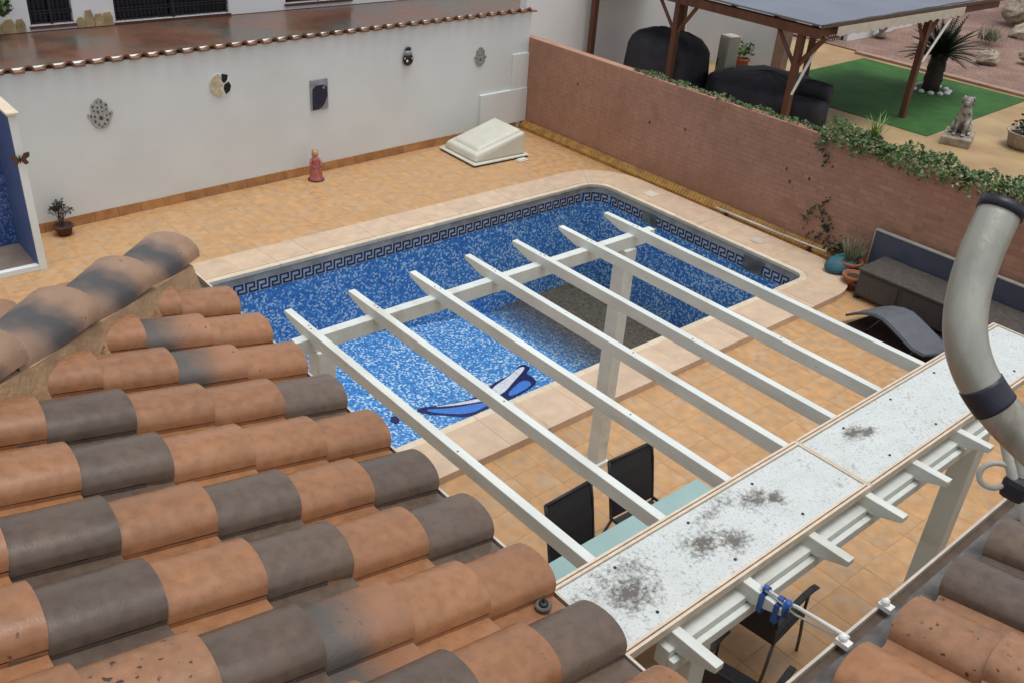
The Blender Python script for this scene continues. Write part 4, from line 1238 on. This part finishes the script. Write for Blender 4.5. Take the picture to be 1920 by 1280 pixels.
for (x, y) in ((-.9, -.7), (.9, -.7), (-.9, .7), (.9, .7)):
    MB().box(x - .03, x + .03, y - .03, y + .03, 0, .05).build('foot', m_dark, ct_)
cc_ = thing('covered_chair', 'upright chair wrapped in a black cover at the edge of the lawn', 'chair', (16.75, 10.05, 0), R(8))
cover([(.34, .02), (.34, .42), (.33, .55), (.29, .61), (.01, .63)], 32, 1, 1, .02, 'seat_cover', cc_)
cover([(.30, .56), (.30, .82), (.26, .90), (.01, .92)], 32, .45, 1.1, .02, 'back_cover', cc_).location = (.2, 0, 0)
cd = thing('beige_cabinet', 'tall narrow beige cabinet standing between the pavilion posts', 'cabinet', (17.45, 12.75, 0), R(-12))
MB().box(-.16, .16, -.16, .16, .02, 1.22).build('body', m_plastic, cd, bevel=.02)
MB().box(-.172, -.1615, -.14, .14, .06, 1.18).build('door', m_plastic, cd, bevel=.004)
MB().box(-.185, -.1725, .09, .11, .55, .72).build('handle', m_dark, cd)
t = pot('potted_geranium', 'terracotta pot with leafy green plant in front of white garden wall', 19.45, 13.75, .17, .28, m_pot)
b = MB()
for k in range(170): b.leaf((random.gauss(0, .12), random.gauss(0, .12), .36 + abs(random.gauss(0, .11))), .05)
b.build('foliage', m_leaf, t)
wlm = thing('wall_lantern', 'black wall lantern on the white wall behind the pavilion', 'wall lamp', (18.55, 15.24, 1.1))
MB().box(-.04, .04, -.02, .0, -.08, .16).build('back_plate', m_iron, wlm)
MB().tube([(0, -.02, .1), (0, -.12, .16), (0, -.17, .08)], .012, 6).build('arm', m_iron, wlm, True)
MB().lathe([(.05, -.18), (.10, .02), (.12, .03), (.03, .11)], 6, (0, -.17, -.02)).build('lantern', m_iron, wlm)
# cycad
cy = thing('cycad_palm', 'dark cycad palm with thick trunk growing in a ring of white stones on the lawn', 'palm', (22.35, 10.32, 0))
MB().lathe([(.21, 0), (.20, .2), (.225, .25), (.19, .45), (.215, .5), (.18, .72), (.20, .78), (.14, .9)], 14).build('trunk', m_twig, cy, True)
for k in range(70):
    b = MB()
    a = k * 2.39996; el = 1.25 - 1.25 * (k / 70) + random.uniform(-.08, .08); ln = random.uniform(.75, 1.0)
    prev = Vector((0, 0, .84)); d = Vector((math.cos(a) * math.cos(el), math.sin(a) * math.cos(el), math.sin(el)))
    sd = Vector((-math.sin(a), math.cos(a), 0)); rib = [prev]
    for s_ in range(8):
        d = (d + Vector((0, 0, -.06))).normalized(); prev = prev + d * ln / 8; rib.append(prev)
    b.tube(rib, [.012] * 5 + [.008] * 3 + [.004], 4)
    for s_ in range(1, 9):
        for q_ in (0, .5):
            p = rib[s_] if q_ == 0 or s_ == 8 else rib[s_].lerp(rib[s_ + 1], .5)
            tl = (rib[s_] - rib[s_ - 1]).normalized()
            l2 = .17 * math.sin(math.pi * min(.95, .2 + s_ / 10.5))
            for sg in (-1, 1):
                e = p + (sd * sg + tl * .6 + Vector((0, 0, .25))).normalized() * l2
                b.add([p - tl * .024, p + tl * .024, e], [(0, 1, 2)])
    b.build('frond', m_leafd, cy)
for k in range(12):
    a = k * math.pi / 6
    o = MB().ball((0, 0, 0), .085, 8, 6, (1, .8, .6)).build('border_stone', m_wplastic, cy, True)
    o.location = (.42 * math.cos(a), .42 * math.sin(a), .03); o.rotation_euler = (0, 0, a + random.random())
# statue
stt = thing('seated_animal_statue', 'weathered grey stone seated dog statue on a low plinth by the lawn corner', 'statue', (19.0, 7.93, 0), R(200))
MB().box(-.42, .42, -.28, .28, 0, .16).build('plinth', m_stone, stt, bevel=.015)
bm_ = MB()
bm_.box(0, 0, 0, 0, 0, 0) if False else None
bm_.tube([(-.22, 0, .22), (-.16, 0, .30), (-.05, 0, .42), (.05, 0, .58), (.09, 0, .70), (.12, 0, .80)], [.11, .16, .155, .14, .10, .08], 12)
bm_.ball((.17, 0, .86), .095, 12, 8, (1.1, .95, 1)).tube([(.2, 0, .85), (.30, 0, .82)], [.055, .035], 8)
for s_ in (-1, 1):
    bm_.tube([(.07, s_ * .08, .52), (.13, s_ * .085, .32), (.14, s_ * .085, .18)], [.06, .045, .04], 8)
    bm_.ball((.19, s_ * .085, .185), .05, 8, 6, (1.4, .9, .6))
    bm_.ball((-.12, s_ * .14, .27), .11, 10, 8, (1.2, .6, 1)); bm_.ball((.0, s_ * .17, .19), .05, 8, 6, (1.8, .8, .6))
    bm_.tube([(.14, s_ * .07, .93), (.10, s_ * .10, .86), (.11, s_ * .11, .78)], [.03, .035, .015], 6)
bm_.tube([(-.28, .02, .20), (-.36, .08, .20), (-.36, .16, .22)], [.04, .03, .015], 6)
bm_.build('body', m_statue, stt, True)
pl = thing('stone_planter', 'pale stone bowl planter with a green plant on beige paving at the right edge', 'planter', (19.95, 6.95, 0))
MB().lathe([(.30, 0), (.36, .04), (.40, .26), (.45, .32), (.40, .32), (.37, .26)], 20).build('bowl', m_stone, pl, True)
MB().lathe([(.36, .26), (.2, .29)], 16).build('soil', m_soil, pl, True)
b = MB()
for k in range(260): b.leaf((random.gauss(0, .13), random.gauss(0, .13), .34 + abs(random.gauss(0, .12))), .05)
b.build('foliage', m_leafd, pl)
# rocks and plants in the gravel garden
random.seed(5)
for k, (x, y, s_, lab) in enumerate([(26.4, 10.9, .36, 'pale boulder nearest the lawn kerb in the gravel garden'), (27.6, 10.3, .30, 'squat pale boulder right of the cycad palm'),
                                     (30.2, 11.6, .5, 'broad pale boulder on the gravel slope'), (33.0, 13.2, .55, 'large pale boulder high on the gravel slope near the white wall'),
                                     (31.5, 10.2, .45, 'flat pale boulder below the far tree trunks')]):
    b = MB().ball((0, 0, 0), 1, 10, 7, (1, .8, .6))
    b.v = [tuple(Vector(p) * (1 + random.uniform(-.16, .16))) for p in b.v]
    o = tag(b.build('boulder', m_stone), lab, 'boulder', 'boulders in the gravel garden'); o.scale = (s_, s_, s_); o.location = (x, y, .1 + .05 * (x - 24.3) ** .9); o.rotation_euler = (0, 0, k * 1.3)
for k, (x, y, s_, lab) in enumerate([(28.6, 11.9, .55, 'dry grey green grass clump on the gravel slope above the cycad'), (30.6, 10.4, .7, 'wide dry grass clump in the middle of the gravel slope'), (29.0, 9.6, .5, 'small dry grass clump at the right of the gravel slope'), (32.6, 11.9, .7, 'tall dry grass clump by the tree trunks')]):
    b = MB()
    for q in range(120):
        a = random.uniform(0, 6.28); sp = random.uniform(.2, 1.3); p0 = Vector((random.gauss(0, .2), random.gauss(0, .2), 0))
        d = Vector((math.cos(a) * sp, math.sin(a) * sp, 1)).normalized() * random.uniform(.3, .7); sd = Vector((-math.sin(a), math.cos(a), 0)) * .02
        b.add([p0 - sd, p0 + sd, p0 + d], [(0, 1, 2)])
    o = tag(b.build('dry_grass_clump', m_dry), lab, 'plant', 'dry clumps in the gravel garden'); o.scale = (s_ * 1.5,) * 3; o.location = (x, y, .05 + .05 * (x - 24.3) ** .9)
for k, (x, y, r_, lab) in enumerate([(33.8, 12.9, .16, 'slim dark tree trunk at the left of the group, top right corner'), (34.5, 12.3, .30, 'thick dark tree trunk in the top right corner'), (35.5, 12.1, .14, 'thin dark trunk at the far right of the group')]):
    t = thing('garden_tree', lab, 'tree', (x, y, .5), 0, 'trees in the gravel garden')
    MB().tube([(0, 0, -.5), (.05, .05, .8), (-.05, .1, 2.0), (.1, 0, 3.2)], [r_ * 1.2, r_, r_ * .85, r_ * .6], 10).build('trunk', m_twig, t, True)
    b = MB()
    for q in range(500):
        v = Vector((random.gauss(0, 1), random.gauss(0, 1), random.gauss(0, .7))).normalized() * random.random() ** .4 * 1.5
        b.leaf((v.x, v.y, 3.9 + v.z), .13)
    b.build('crown', m_leafd, t)

# cables under the mast (small foreground detail)
CB = [((1.016, .276, 4.921), (1.012, .264, 4.90), (1.008, .250, 4.88), (1.006, .234, 4.857), (1.01, .21, 4.82)), ((1.026, .269, 4.922), (1.020, .252, 4.896), (1.013, .234, 4.865), (1.01, .215, 4.83))]
for p in CB:
    MB().tube(rel(smooth(p, 2)), .0058, 10).build('conduit', m_cable, cab, True)

cl = thing('eave_clamp', 'small dark cable clamp at the eave between terracotta tiles above the table', 'clamp', (1.60, 1.50, 3.22))
MB().lathe([(.026, 0), (.029, .008), (.020, .012)], 14).build('base', m_gmortar, cl, True)
MB().lathe([(.016, .012), (.017, .019), (.008, .022)], 12).build('ring', m_dark, cl, True)
MB().tube([(0, 0, .02), (.0, .004, .032), (.010, .008, .040)], .004, 6).build('stub', m_dark, cl, True)
RV = Vector(RX); UV = -Vector(RY)
RINGP = [Vector((.993, .254, 4.868)) + RV * .019 * math.cos(.9 + a * .55) + UV * .015 * math.sin(.9 + a * .55) + Vector(RZ) * a * .0008 for a in range(11)]
MB().tube(rel(smooth(RINGP, 2)), .0032, 8).build('loop', m_cable, cab, True)
MB().box(-.002, .03, .0, .03, -.06, -.03).build('clip', m_tape, cab, bevel=.008)
